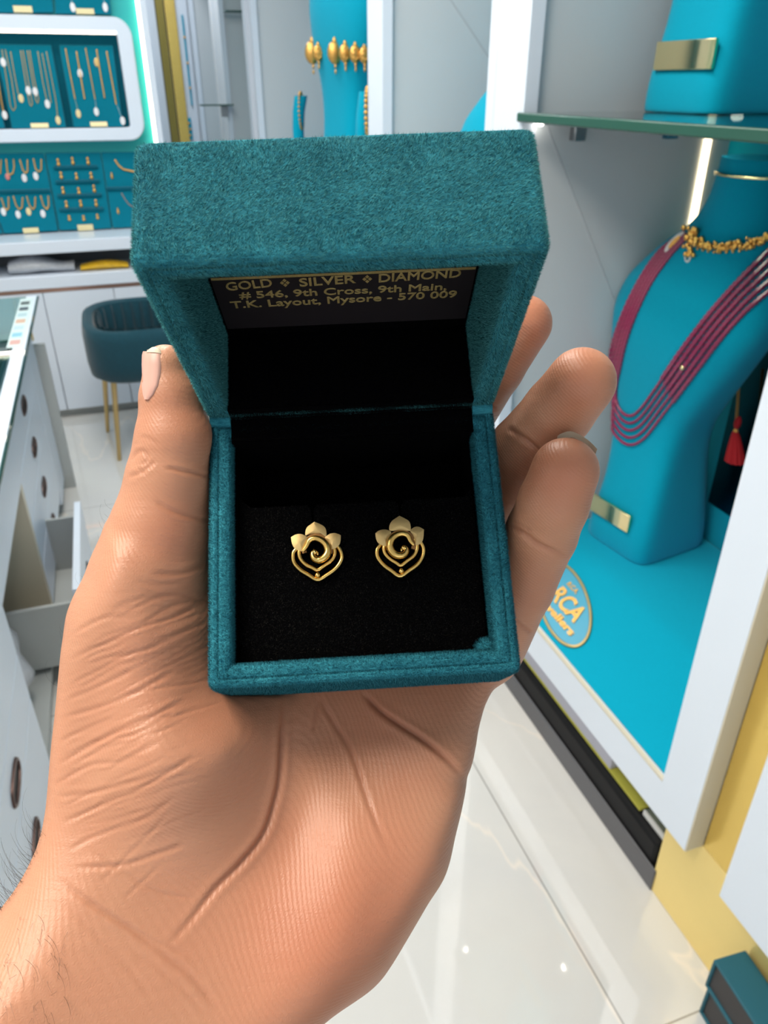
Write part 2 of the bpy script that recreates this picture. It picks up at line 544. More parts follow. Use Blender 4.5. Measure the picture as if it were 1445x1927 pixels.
def display_unit(y0, y1, iy0, iy1, label, teal_back=True, ztop=2.35):
    t = empty('display_unit', (XF, (y0 + y1) / 2, ZB))
    tag(t, label, 'display cabinet')
    o = Vector((XF, (y0 + y1) / 2, ZB))

    def L(p): return Vector(p) - o

    def part(name, a, b, mat, bevel=0.0):
        return MB().box(L(a), L(b)).build(name, mat, t, bevel=bevel)
    m = MB()
    a = L((XF, y0, ZB)); b = L((XF + 0.03, y1, ztop))
    ring_frame(m, a[1], b[1], a[2], b[2], iy0 - o.y, iy1 - o.y, ZI - o.z, ztop - 0.1 - o.z, a[0], b[0])
    m.build('front_frame', M_white, t)
    part('side_panel', (XF + 0.03, y0, ZB), (XB + 0.03, max(iy0 - 0.015, y0 + 0.02), ztop), M_panel)
    part('side_panel', (XF + 0.03, min(iy1 + 0.015, y1 - 0.02), ZB), (XB + 0.03, y1, ztop), M_panel)
    part('back_panel', (XB, y0, ZB), (XB + 0.05, y1, ztop), M_teal)
    part('bottom_panel', (XF + 0.03, y0, ZB), (XB, y1, ZI - 0.03), M_white)
    part('top_panel', (XF + 0.03, y0, ztop - 0.1), (XB, y1, ztop), M_white)
    part('edge_bead', (XF - 0.001, iy0, ZI - 0.004), (XF + 0.006, iy1, ZI + 0.003), M_cream)
    return t, part, L


# unit A, the nearest whole one, with the ruby necklace bust
AY0, AY1, AI0, AI1 = 0.692, 1.68, 0.782, 1.545
SIDE_Y = AI1 + 0.015
uA, partA, LA = display_unit(AY0, AY1, AI0, AI1, 'white framed display cabinet holding the bust with the ruby bead necklace')
partA('edge_panel', (XF + 0.0005, AY0 - 0.003, ZB + 0.001), (XK, AY0 - 0.0005, 2.349), M_cream).__setitem__('label', 'cream edge of the frame')
mb = MB()
mb.box(LA((XB - 0.004, AI0, 0.55)), LA((XB - 0.001, 1.37, 1.02))).build('mirror', M_mirror, uA, label='dark mirror panel behind the bust')
led = onY(1335, 240, SIDE_Y); led2 = onY(1300, 430, SIDE_Y)
m = MB()
m.box(LA((led.x - 0.009, SIDE_Y - 0.006, 0.6)), LA((led.x + 0.009, SIDE_Y - 0.001, 1.437)))
m.build('light_strip', M_led, uA, bevel=0.002, label='glowing warm light strip')
# thin slanting grey line laid on the side panel
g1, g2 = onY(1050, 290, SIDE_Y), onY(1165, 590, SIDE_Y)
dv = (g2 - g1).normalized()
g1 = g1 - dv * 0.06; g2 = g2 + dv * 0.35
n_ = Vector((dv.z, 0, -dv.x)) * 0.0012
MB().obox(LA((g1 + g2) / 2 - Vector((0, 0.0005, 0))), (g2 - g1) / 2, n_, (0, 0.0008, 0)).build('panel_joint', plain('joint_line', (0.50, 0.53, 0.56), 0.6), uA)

# teal plinth with a sloping front and the oval gold emblem
PZ = 0.45
PX0, PX1 = XF + 0.008, onZ(1180, 1100, PZ).x
pl = empty('display_plinth', (PX0, (AI0 + AI1) / 2, ZI - 0.03))
tag(pl, 'teal covered plinth with sloping front and oval gold emblem, under the ruby necklace bust', 'plinth')
po = Vector(pl.location)
prof = [(PX0, ZI + 0.001), (PX1 - 0.03, PZ - 0.012), (PX1, PZ), (XB - 0.006, PZ), (XB - 0.006, ZI - 0.029), (XF + 0.031, ZI - 0.029), (XF + 0.031, ZI + 0.001)]
m = MB()
m.loft([[Vector((x, y, z)) - po for x, z in prof] for y in (AI1 - 0.001, AI0 + 0.001)]).build('body', M_teal, pl, bevel=0.004)
sl = Vector((PX1 - 0.03 - PX0, 0, PZ - 0.012 - ZI)).normalized()       # up the slope
sn = Vector((-sl.z, 0, sl.x))
p0 = Vector((PX0, 0, ZI))


def onslope(u, v):
    d = ray(u, v)
    t = (p0 - CAM).dot(sn) / d.dot(sn)
    return CAM + d * t


ec = p0 + sl * 0.0865 + Vector((0, 1.293, 0))
# emblem frame: x along the reading direction, y up the slope, turned a little on the cloth
EM = Matrix((( 0, sl.x, sn.x, 0), (-1, sl.y, sn.y, 0), (0, sl.z, sn.z, 0), (0, 0, 0, 1)))
EM0 = Matrix.Translation(ec - po + sn * 0.0012) @ EM
EM = EM0 @ Matrix.Rotation(math.radians(-18.5), 4, 'Z')
ea, eb = 0.143, 0.0575
em = MB()
em.prism([(ea * math.cos(a), eb * math.sin(a)) for a in np.linspace(0, 2 * math.pi, 48, endpoint=False)], 0.001, EM)
emo = em.build('emblem', plain('emblem_ground', (0.05, 0.35, 0.52), 0.4), pl, label='pale blue oval emblem with gold border and lettering')
MB().tube([EM @ Vector((ea * math.cos(a), eb * math.sin(a), 0.002)) for a in np.linspace(0, 2 * math.pi, 56, endpoint=False)], 0.004, 8, closed=True).build('border', M_goldsat, emo, smooth=60)
text_mesh('lettering', 'RCA', 0.060, M_goldjewel, emo, EM0 @ Matrix.Translation((0.012, -0.016, 0.002)), extrude=0.002, offset=0.0015)
text_mesh('lettering', 'Jewellers', 0.026, M_goldjewel, emo, EM0 @ Matrix.Translation((0.020, -0.044, 0.002)), extrude=0.002, offset=0.0008, width=0.165)
text_mesh('lettering', 'R.C.A.', 0.017, M_goldjewel, emo, EM0 @ Matrix.Translation((-0.022, 0.036, 0.002)), extrude=0.0015, offset=0.0004)

# glass shelf of unit A with its clips
SZ = 1.45
gs = empty('glass_shelf', (1.1, 1.2, SZ))
tag(gs, 'green tinted glass shelf above the ruby necklace bust', 'glass shelf')
m = MB().box((0.8295 - 1.1, AI0 - 0.012 - 1.2, -0.018), (XB - 0.004 - 1.1, SIDE_Y - 0.004 - 1.2, 0)).build('glass_pane', M_glass, gs, bevel=0.004, segs=3)
MB().box((0.822 - 1.1, AI0 - 0.012 - 1.2, -0.018), (0.829 - 1.1, SIDE_Y - 0.004 - 1.2, 0)).build('front_edge', M_glassedge, gs, bevel=0.003)
for (u, lab) in ((1083, 'grey'), (1257, 'blue')):
    c = onY(u, 246, SIDE_Y)
    m = MB().box((c.x - 0.014 - 1.1, SIDE_Y - 0.022 - 1.2, -0.055), (c.x + 0.014 - 1.1, SIDE_Y - 0.001 - 1.2, -0.020))
    m.build('shelf_clip', M_steel if lab == 'grey' else plain('blue_clip', (0.02, 0.16, 0.26), 0.4), gs, bevel=0.002, label=lab + ' shelf clip')

for (x, y, k_) in ((1.195, 1.352, 1.0), (0.868, 1.538, 0.6)):
    MB().loft([[(x - 1.1 + r * math.cos(q), y - 1.2 + r * math.sin(q), z) for q in [2 * math.pi * j / 16 for j in range(16)]] for r, z in ((0.011 * k_, -0.0185), (0.011 * k_, -0.0185 - 0.0075 * k_), (0.006 * k_, -0.0185 - 0.0105 * k_))]).build('shelf_lamp', M_spot, gs, label='tiny bright lamp under the shelf')
# gold pilaster and kick between the units
MB().box((XK + 0.001, 0.599, 0.253), (XK + 0.03, AY0 - 0.004, CEIL - 0.3)).build('gold_pilaster', M_goldpanel)
tag(bpy.data.objects['gold_pilaster'], 'tall gold mirrored strip between the two white cabinets', 'pilaster')
MB().box((XK, -0.5, 0.0), (XK + 0.03, 0.782, 0.2525)).build('gold_kick_panel', M_goldkick, bevel=0.002)
tag(bpy.data.objects['gold_kick_panel'], 'low gold panel standing on the floor beneath the white cabinets', 'kick panel')

# unit B, nearer, at the picture's edge
uB, partB, LB = display_unit(-0.45, 0.597, -0.36, 0.507, 'white framed display cabinet nearest the viewer, beside the gold strip')
# unit C, beyond A
uC, partC, LC = display_unit(1.682, 2.55, 1.72, 2.42, 'white framed display cabinet next beyond the ruby necklace cabinet')
gl1, gl2 = onY(848, 0, 2.435), onY(925, 116, 2.435)  # ends of a thin slanting line across the far side panel
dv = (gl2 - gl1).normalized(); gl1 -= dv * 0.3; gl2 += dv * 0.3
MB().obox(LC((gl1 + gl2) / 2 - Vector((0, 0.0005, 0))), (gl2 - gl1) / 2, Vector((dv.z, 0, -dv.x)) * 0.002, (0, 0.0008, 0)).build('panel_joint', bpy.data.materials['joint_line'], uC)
# unit D, with the waist belt bust
uD, partD, LD = display_unit(2.552, 4.45, 2.56, 4.40, 'long white display cabinet holding the bust with the gold waist belt')
uE, partE, LE = display_unit(4.56, 5.62, 4.64, 5.42, 'white display cabinet with a small glass shelf, beyond the waist belt cabinet')
uF, partF, LF = display_unit(5.64, 6.92, 5.80, 6.80, 'farthest white display cabinet of the right-hand row')
for nm, x0, x1, mt, lab in (('olive_pilaster', 0.600, 0.655, plain('olive_gold', (0.28, 0.22, 0.05), 0.35, metal=0.4), 'narrow dull olive gold strip on the far wall'),
                            ('gold_column', 0.665, 0.74, M_goldpanel, 'bright gold strip on the far wall beside the olive one')):
    MB().box((x0, 6.90, 0), (x1, 6.99, CEIL - 0.05)).build(nm, mt)
    tag(bpy.data.objects[nm], lab, 'pilaster')
for (u0, v0, u1, v1, lab) in ((344, 28, 360, 198, 'tall teal earring card on the far wall'), (352, 222, 363, 262, 'low teal earring card on the far wall')):
    a, b = onY(u0, v0, 6.92), onY(u1, v1, 6.92)
    t = empty('earring_card', ((a.x + b.x) / 2, 6.924, b.z))
    tag(t, lab, 'display card')
    w2 = abs(b.x - a.x) / 2; h = a.z - b.z
    MB().box((-w2, -0.01, 0), (w2, 0.01, h)).build('board', M_teal, t)
    for k in range(3):
        MB().ball((-w2 * 0.4 + w2 * 0.5 * (k % 2), -0.016, h * (0.2 + 0.28 * k)), 0.009, 6, 4).build('earring', M_goldjewel, t)
# vertical white light line at the end of the turquoise wall
le = empty('light_strip', (0.295, WB - 0.012, 0))
tag(le, 'tall warm light strip at the end of the turquoise wall', 'light strip')
MB().box((-0.008, -0.012, 0.9), (0.004, 0.011, CEIL - 0.02)).build('lamp', M_led, le)
MB().box((0.006, -0.014, 0.87), (0.034, 0.011, CEIL - 0.02)).build('channel', M_white, le)
# little shelves far down the row
for (u, v, y, lab) in ((452, 22, 5.40, 'small glass shelf high in the far white cabinet'), (405, 196, 5.40, 'small glass shelf low in the far white cabinet')):
    c = onY(u, v, y)
    t = empty('glass_shelf', (c.x, y - 0.06, c.z)); tag(t, lab, 'glass shelf')
    MB().box((-0.10, -0.03, -0.008), (0.10, 0.06, 0.0)).build('glass_pane', M_glassedge, t)
    MB().box((0.03, 0.02, -0.07), (0.07, 0.055, -0.009)).build('shelf_clip', M_steel, t)

# ================================================================== FAR COUNTER AND CHAIR
CB = 3.97
bc = empty('back_counter', (-0.6, CB, 0))
tag(bc, 'long white counter with copper trim and plain doors under the jewellery boards', 'counter')
def cpart(name, a, b, mat, bevel=0.0, parent=None):
    q = Vector((-0.6, CB, 0))
    return MB().box(Vector(a) - q, Vector(b) - q).build(name, mat, parent or bc, bevel=bevel)
XR = 0.300
cpart('worktop', (-1.88, CB, 0.812), (XR, WB - 0.002, 0.868), M_white, 0.003)
cpart('shelf_board', (-1.88, CB, 0.655), (XR, WB - 0.005, 0.714), M_white, 0.003)
cpart('end_panel', (XR - 0.018, CB + 0.002, 0.714), (XR, WB - 0.004, 0.812), M_white)
cpart('recess_back', (-1.88, WB - 0.03, 0.714), (XR - 0.02, WB - 0.004, 0.812), M_dark)
cpart('copper_strip', (-1.88, CB + 0.006, 0.638), (XR, CB + 0.03, 0.655), M_copper)
cpart('carcass', (-1.88, CB + 0.03, 0.06), (XR, WB - 0.006, 0.654), M_panel)
cpart('toe_kick', (-1.88, CB + 0.05, 0.0), (XR, WB - 0.008, 0.06), M_greyp)
d0 = onY(90, 600, CB).x; d1 = onY(240, 700, CB).x
dw = d1 - d0
x = d0 - 3 * dw
while x < XR - 0.02:
    cpart('door', (x + 0.002, CB + 0.008, 0.045), (min(x + dw, XR) - 0.002, CB + 0.029, 0.636), M_white, 0.002)
    x += dw
# things in the counter's open shelf
a = onY(25, 515, CB + 0.05); b = onY(130, 480, CB + 0.05)
m = MB()
rings = []
for i, tx in enumerate(np.linspace(0, 1, 12)):
    h = 0.075 * (0.55 + 0.45 * math.sin(math.pi * min(1, tx * 1.15 + 0.12)))
    rings.append([(tx * 0.29, 0.08 * math.cos(q) * (1 + 0.1 * math.sin(5 * tx)), h / 2 + h / 2 * math.sin(q) * (1 + 0.12 * math.sin(9 * tx + 3 * q))) for q in [2 * math.pi * k / 14 for k in range(14)]])
o = m.loft(rings).build('plastic_bag', M_bag, smooth=60)
o.location = (onY(20, 515, CB + 0.1).x, CB + 0.12, 0.7145)
tag(o, 'bundled grey clear plastic bag lying in the counter shelf', 'bag')
m = MB()
rings = []
for tx in np.linspace(0, 1, 10):
    h = 0.038 * (0.4 + 0.6 * math.sin(math.pi * (0.1 + 0.8 * tx)))
    rings.append([(tx * 0.22, 0.05 * math.cos(q), h / 2 + h / 2 * math.sin(q)) for q in [2 * math.pi * k / 12 for k in range(12)]])
o = m.loft(rings).build('snack_packet', M_yellow, smooth=60)
o.location = (onY(152, 503, CB + 0.08).x, CB + 0.09, 0.7145)
tag(o, 'orange and yellow packet lying in the counter shelf', 'packet')

# tub chair
ch = empty('tub_chair', (0.09, 3.52, 0))
tag(ch, 'dark teal velvet tub chair on thin gold legs before the white counter', 'chair')
def tub_ring(rx, ry, z, n=40, ex=3.4):
    out = []
    for k in range(n):
        a = 2 * math.pi * k / n
        c, s_ = math.cos(a), math.sin(a)
        r = 1 / ((abs(c) ** ex + abs(s_) ** ex) ** (1 / ex))
        out.append((rx * r * c, ry * r * s_, z))
    return out
R0, R1 = 0.265, 0.235
m = MB()
def zz(ring, amp):   # rim rises to the far (back) side
    return [(x, y, z + amp * (0.5 + 0.5 * y / R1)) for x, y, z in ring]
rings = [tub_ring(0.16, 0.14, 0.372), tub_ring(0.225, 0.20, 0.372), tub_ring(0.258, 0.228, 0.395), tub_ring(R0, R1, 0.45), zz(tub_ring(R0, R1, 0.555), 0.035), zz(tub_ring(R0 - 0.008, R1 - 0.008, 0.588), 0.045), zz(tub_ring(R0 - 0.028, R1 - 0.028, 0.598), 0.045), zz(tub_ring(R0 - 0.05, R1 - 0.05, 0.588), 0.045), zz(tub_ring(R0 - 0.056, R1 - 0.056, 0.56), 0.03), tub_ring(R0 - 0.058, R1 - 0.058, 0.45), tub_ring(0.05, 0.05, 0.44)]
m.loft(rings).build('shell', M_chair, ch, smooth=50)
m = MB()                                                   # vertical channels of the inner back
rings = []
nn = 160
for (zf, off) in ((0.455, 0.066), (0.53, 0.066), (0.585, 0.064), (0.600, 0.058)):
    rg = []
    base = tub_ring(R0 - off, R1 - off, zf, nn)
    for k, (x, y, z) in enumerate(base):
        f = 1 - 0.075 * abs(math.sin(k * math.pi / 5)) ** 0.6
        rg.append((x * f, y * f, z + 0.035 * (0.5 + 0.5 * y / R1) * (zf - 0.44) / 0.16 - 0.004))
    rings.append(rg)
m.loft(rings, cap=False).build('channelled_lining', M_chair, ch, smooth=60)
MB().loft([tub_ring(0.195, 0.165, 0.45), tub_ring(0.2, 0.17, 0.47), tub_ring(0.185, 0.155, 0.492), tub_ring(0.1, 0.08, 0.498)]).build('seat_cushion', M_chair, ch, smooth=50)
for (fx, fy) in ((-0.116, 3.367), (-0.158, 3.73), (0.27, 3.36), (0.27, 3.72)):
    top = Vector((0.09 + (fx - 0.09) * 0.82, 3.52 + (fy - 3.52) * 0.72, 0.385)) - Vector((0.09, 3.52, 0))
    MB().tube([top, Vector((fx - 0.09, fy - 3.52, 0))], [0.013, 0.009], 10).build('leg', M_goldsat, ch, smooth=50)

# ================================================================== TURQUOISE WALL: WHITE CASE, BOARDS, NECKLACES
def rrect(x0, x1, z0, z1, r, n=8):
    out = []
    for (cx, cz, a0) in ((x1 - r, z1 - r, 0), (x0 + r, z1 - r, 90), (x0 + r, z0 + r, 180), (x1 - r, z0 + r, 270)):
        for k in range(n + 1):
            a = math.radians(a0 + 90 * k / n)
            out.append((cx + r * math.cos(a), cz + r * math.sin(a)))
    return out


YC = 4.20
pTR, pBR = onY(246, 60, YC), onY(274, 240, YC)
zt, zb = onY(130, 29, YC).z, onY(130, 267, YC).z
xr = (pTR.x + pBR.x) / 2
ixr = (onY(222, 70, YC).x + onY(245, 235, YC).x) / 2
izt, izb = onY(120, 57, YC).z, onY(120, 242, YC).z
case = empty('wall_display_case', (xr - 0.5, YC, zb))
tag(case, 'white rounded wall case with a lit rim holding rows of gold chains', 'wall case')
co = Vector(case.location)
out = rrect(xr - 1.35, xr, zb, zt, 0.075)
inn = rrect(xr - 1.25, ixr, izb, izt, 0.012)
m = MB()
def P3(ring, y): return [Vector((x, y, z)) - co for x, z in ring]
m.loft([P3(out, WB - 0.001), P3(out, YC + 0.006), P3(rrect(xr - 1.346, xr - 0.004, zb + 0.004, zt - 0.004, 0.072), YC), P3(rrect(xr - 1.254, ixr + 0.004, izb - 0.004, izt + 0.004, 0.014), YC), P3(inn, YC + 0.004), P3(inn, WB - 0.001)], cap=False)
m.build('frame', M_white, case, smooth=35)
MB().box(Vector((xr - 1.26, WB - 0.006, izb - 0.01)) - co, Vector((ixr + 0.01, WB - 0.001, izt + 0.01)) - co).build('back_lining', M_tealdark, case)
MB().box(Vector((xr - 1.25, YC + 0.001, izt - 0.012)) - co, Vector((ixr - 0.004, YC + 0.014, izt - 0.001)) - co).build('light_strip', M_whiteglow, case, label='warm light strip along the case rim')


class Board:
    """a leaning cloth board given by its four corners (TL, TR, BR, BL) at depth yt (top) and yb (bottom)"""
    def __init__(s, name, label, cat, quad, yt, yb, group=None, mat=None, plaque=None, thick=0.014):
        c = [onY(*quad[0], yt), onY(*quad[1], yt), onY(*quad[2], yb), onY(*quad[3], yb)]
        s.p = c[3]
        s.n = (c[2] - c[3]).cross(c[0] - c[3]).normalized()
        if s.n.y > 0: s.n = -s.n
        s.o = empty(name, (c[2] + c[3]) / 2)
        s.off = Vector(s.o.location)
        tag(s.o, label, cat, group)
        bk = Vector((0, thick, 0))
        q = [v - s.off for v in c]
        MB().add([*q, *[v + bk for v in q]], [(0, 1, 2, 3), (7, 6, 5, 4), (0, 4, 5, 1), (1, 5, 6, 2), (2, 6, 7, 3), (3, 7, 4, 0)]).build('board', mat or M_board, s.o, bevel=0.004)
        if plaque:
            a, b = s.at(plaque[0], plaque[1]), s.at(plaque[2], plaque[3])
            MB().box((min(a.x, b.x) - s.off.x, a.y - 0.006 - s.off.y, min(a.z, b.z) - s.off.z), (max(a.x, b.x) - s.off.x, a.y - 0.001 - s.off.y, max(a.z, b.z) - s.off.z)).build('name_plate', M_brass, s.o)

    def at(s, u, v, lift=0.0):
        d = ray(u, v)
        t = (s.p - CAM).dot(s.n) / d.dot(s.n)
        return CAM + d * t + s.n * lift


def chain(board, pts, r, name, label, cat, group, tagpos=None, tagmat=None, mat=None, tagsize=(0.011, 0.018), thread=None, pendant=None):
    P = [board.at(u, v, r + 0.0008) for u, v in pts]
    o = empty(name, P[0])
    tag(o, label, cat, group)
    b = P[0]
    # resample into a fine beaded line
    L = [0.0]
    for i in range(1, len(P)): L.append(L[-1] + (P[i] - P[i - 1]).length)
    n = max(8, int(L[-1] / 0.006))
    Q, R = [], []
    for k in range(n + 1):
        s_ = L[-1] * k / n
        i = max(j for j in range(len(L)) if L[j] <= s_ + 1e-9)
        i = min(i, len(P) - 2)
        f = (s_ - L[i]) / max(1e-9, L[i + 1] - L[i])
        Q.append(P[i].lerp(P[i + 1], f) - b)
        R.append(r * (1.15 if k % 2 else 0.75))
    MB().tube(Q, R, 6).build('chain', mat or M_goldjewel, o, smooth=70)
    if pendant:
        c = board.at(*pendant[:2], 0.006) - b
        MB().ball(c, pendant[2], 8, 6, 1, 0.45, 1.5).build('pendant', pendant[3] if len(pendant) > 3 else M_goldjewel, o, smooth=60)
    if tagpos:
        c = board.at(*tagpos, 0.004) - b
        mm = MB()
        rings = [[(c.x + tagsize[0] * k_ * math.cos(q), c.y + dy, c.z + tagsize[1] * k_ * math.sin(q)) for q in [2 * math.pi * k / 14 for k in range(14)]] for k_, dy in ((1, 0.0015), (1, -0.001), (0.8, -0.002))]
        mm.loft(rings)
        if thread:
            mm.tube([board.at(*thread, 0.002) - b, c], 0.0006, 4)
        mm.build('price_tag', tagmat or M_tag, o)
    return o


def z3(pts): return [(u / 5.558, v / 5.558 + 70) for u, v in pts]
def z4(pts): return [(u / 5.558, v / 5.558 + 270) for u, v in pts]


YT, YB = 4.262, 4.225
bR = Board('necklace_board', 'teal board with five straight gold chains in the white wall case', 'display board', z3([(615, 80), (1180, 85), (1290, 940), (770, 945)]), YT, YB, 'boards in the white wall case', plaque=(*z3([(940, 885)])[0], *z3([(1125, 932)])[0]))
bM = Board('necklace_board', 'teal board with looped pale chains in the white wall case, left of the straight chains', 'display board', z3([(-60, 72), (535, 80), (695, 945), (125, 960)]), YT, YB, 'boards in the white wall case', plaque=(*z3([(318, 900)])[0], *z3([(512, 945)])[0]))
bL = Board('necklace_board', 'teal board cut off by the left edge of the photo, in the white wall case', 'display board', z3([(-700, 68), (-150, 72), (55, 955), (-520, 965)]), YT, YB, 'boards in the white wall case')
NC = 'necklace'
ORD = ['first', 'second', 'third', 'fourth', 'fifth', 'sixth', 'seventh']
g = 'straight chains in the white wall case'
for i, (pts, tg, tm, th) in enumerate((
        ([(685, 120), (735, 390), (785, 645)], (820, 800), M_tagy, (785, 640)),
        ([(800, 150), (840, 390), (885, 645)], (838, 380), M_tag, None),
        ([(895, 115), (945, 390), (995, 650)], (1008, 780), M_tag, (995, 645)),
        ([(1010, 130), (1050, 380), (1095, 640)], (1010, 265), M_goldsat, None),
        ([(1115, 150), (1165, 430), (1215, 700)], (1283, 875), M_tag, (1215, 690)))):
    chain(bR, z3(pts), (0.0032, 0.0036, 0.0028, 0.0034, 0.0036)[i], 'necklace', 'straight gold chain, %s from left, %s, in the white wall case' % (ORD[i], ['cream tag below', 'white tag halfway', 'white tag below', 'round gold tag', 'lowest white tag'][i]), NC, g,
          z3([tg])[0], tm, thread=z3([th])[0] if th else None)
g = 'looped chains in the white wall case'
for i, (pts, tg, tm, lab) in enumerate((
        ([(20, 130), (75, 480), (110, 720), (140, 772), (165, 730), (120, 430), (55, 130)], (35, 265), M_tag, 'longest looped gold chain on the middle case board, white tag at its top'),
        ([(110, 150), (150, 380), (190, 590)], (220, 640), M_tagy, 'thin chain with cream tag beside the longest looped chain'),
        ([(215, 140), (260, 420), (310, 700), (330, 725), (340, 690), (290, 420), (240, 140)], (298, 560), M_tag, 'narrow looped chain with white tag, first of a matching pair'),
        ([(285, 140), (330, 400), (375, 660), (395, 695), (405, 650), (350, 390), (310, 140)], (370, 570), M_tag, 'narrow looped chain with white tag, second of a matching pair'),
        ([(395, 150), (450, 480), (490, 660)], (497, 700), M_tag, 'thin pale chain with white tag near the board middle'),
        ([(440, 170), (500, 480), (535, 690)], None, None, 'thin bare chain without a tag on the middle case board'),
        ([(485, 150), (540, 430), (580, 640), (590, 700), (605, 860)], (608, 870), M_tagy, 'chain with the lowest cream tag on the middle case board'))):
    chain(bM, z3(pts), 0.0021, 'necklace', lab, NC, g, z3([tg])[0] if tg else None, tm, mat=M_goldsat)
chain(bL, z3([(-20, 420), (10, 640), (40, 790)]), 0.003, 'necklace', 'gold chain with white tag at the left edge of the photo', NC, None, z3([(50, 815)])[0])

# boards standing on top of the white case
for i, (q, pq) in enumerate((([(-110, -140), (88, -140), (101, 24), (-85, 24)], (24, 10.5, 62, 24)), ([(95, -140), (190, -140), (210, 27), (104, 26)], (142, 15.5, 178, 27)))):
    bt = Board('necklace_board', ['teal board standing above the white case, with a gold plate at its foot, left one', 'teal board standing above the white case, beside the turquoise wall end'][i], 'display board', q, YC + 0.07, YC + 0.035, plaque=pq)
    if i == 1:
        for k, (u, v) in enumerate(((137, 14), (198, 14))):
            chain(bt, [(u - 14, -60), (u - 4, -5)], 0.003, 'necklace', ['chain with white tag beside the gold plate, above the white case', 'chain with white tag at the corner of the upper board'][k], NC, None, (u, v), thread=(u - 4, -5))

# boards standing on the counter
YT2, YB2 = 4.265, 4.205
cL = Board('necklace_board', 'teal two-tier board of small pendants standing on the white counter', 'display board', z4([(-260, 105), (460, 100), (610, 915), (40, 945)]), YT2, YB2, plaque=(*z4([(236, 885)])[0], *z4([(410, 930)])[0]))
cM = Board('earring_board', 'teal board with five stepped rows of small gold earrings on the counter', 'display board', z4([(470, 98), (1050, 92), (1170, 890), (622, 912)]), YT2, YB2, plaque=(*z4([(806, 850)])[0], *z4([(980, 905)])[0]))
cR = Board('necklace_board', 'teal board half hidden by the velvet box, beside the earring board', 'display board', z4([(1058, 92), (1560, 85), (1720, 865), (1180, 888)]), YT2, YB2)
cF = Board('necklace_board', 'teal board at the left photo edge, beside the pendant board', 'display board', z4([(-900, 120), (-280, 108), (32, 946), (-700, 960)]), YT2, YB2)
for bd, y0, y1, zrow in ((cL, -10, 522, (505,)), (cM, 560, 1020, (255, 405, 550, 695)), (cR, 1110, 1600, (475,))):
    for k, vz in enumerate(zrow):
        sh = (vz - 250) * 0.14 if bd is cM else 0
        a = bd.at(*z4([(y0 + sh, vz)])[0], 0.006) - bd.off; b = bd.at(*z4([(y1 + sh, vz - 12)])[0], 0.006) - bd.off
        mid = (a + b) / 2
        MB().obox(mid, (b - a) / 2, (0, 0.006, 0), (0, 0, 0.006)).build('step', M_tealdark, bd.o)
g = 'pendant necklaces on the two-tier board'
spec = [([(-35, 170), (-15, 290), (5, 320), (12, 170)], None, None, None),
        ([(65, 165), (78, 290), (90, 330), (135, 315), (150, 250), (142, 165)], (85, 360), None, 'p'),
        ([(208, 170), (240, 280), (268, 312), (290, 290), (288, 170)], (255, 362), M_tag, None),
        ([(350, 160), (375, 270), (410, 298), (432, 270), (432, 165)], (375, 342), M_tag, None),
        ([(15, 570), (45, 670), (75, 700), (92, 670), (90, 560)], (37, 715), M_tag, None),
        ([(140, 550), (170, 650), (205, 692), (232, 665), (238, 565)], (190, 743), M_tag, None),
        ([(280, 550), (310, 650), (345, 692), (368, 660), (370, 560)], (300, 712), M_tagy, None),
        ([(425, 545), (455, 650), (490, 692), (512, 650), (505, 550)], (450, 735), M_tag, None)]
labs = ['necklace at the far left of the upper tier, partly out of the photo', 'gold necklace with a pink pendant on the upper tier', 'gold necklace with bright clasp and white tag, middle of the upper tier', 'thick gold necklace with white tag at the right end of the upper tier',
        'gold necklace with white tag at the left end of the lower tier', 'gold necklace with white tag, second along the lower tier', 'gold necklace with cream tag, third along the lower tier', 'thick gold necklace with white tag at the right end of the lower tier']
for (pts, tg, tm, pk), lab in zip(spec, labs):
    chain(cL, z4(pts), 0.0034, 'necklace', lab, NC, g, z4([tg])[0] if tg and tm else None, tm,
          pendant=(*z4([(82, 350)])[0], 0.010, plain('pink_pendant', (0.75, 0.25, 0.22), 0.4)) if pk else None)
rows = [[(610, 200), (760, 185), (920, 185)], [(640, 335), (800, 345), (955, 340)], [(660, 495), (825, 500), (985, 475)], [(695, 640), (845, 630), (1005, 625)], [(725, 780), (875, 780), (1020, 765)]]
earr = None
for i, rw in enumerate(rows):
    for j, (u, v) in enumerate(rw):
        c = cM.at(*z4([(u, v)])[0], 0.005)
        o = empty('stud_earring', c)
        tag(o, 'small gold earring, %s of three in the %s row of the earring board' % (['left', 'middle', 'right'][j], ['top', 'second', 'third', 'fourth', 'bottom'][i]), 'earring', 'earrings on the stepped board')
        if earr is None:
            e1 = MB().ball((0, 0, -0.006), 0.006, 8, 6, 0.9, 0.5, 1.2).build('drop', M_goldjewel, o, smooth=60)
            e2 = MB().ball((0, 0, 0.007), 0.0045, 8, 5, 1, 0.6, 1.3).build('stud', M_goldjewel, o, smooth=60)
            earr = (e1, e2)
        else:
            for e in earr:
                q = e.copy(); COL.objects.link(q); q.parent = o
        o.scale = (1.45, 1.3, 1.15 * (1.25, 1.2, 1.25, 1.2, 0.9)[i])
chain(cR, z4([(1200, 170), (1240, 230), (1290, 272), (1400, 295), (1500, 280)]), 0.0045, 'necklace', 'curved gold necklace beside the velvet box, upper one', NC, None, mat=M_goldjewel)
chain(cR, z4([(1270, 520), (1310, 590), (1350, 640), (1450, 690)]), 0.0025, 'necklace', 'thin curved necklace beside the velvet box, lower one', NC, None, mat=M_copper)
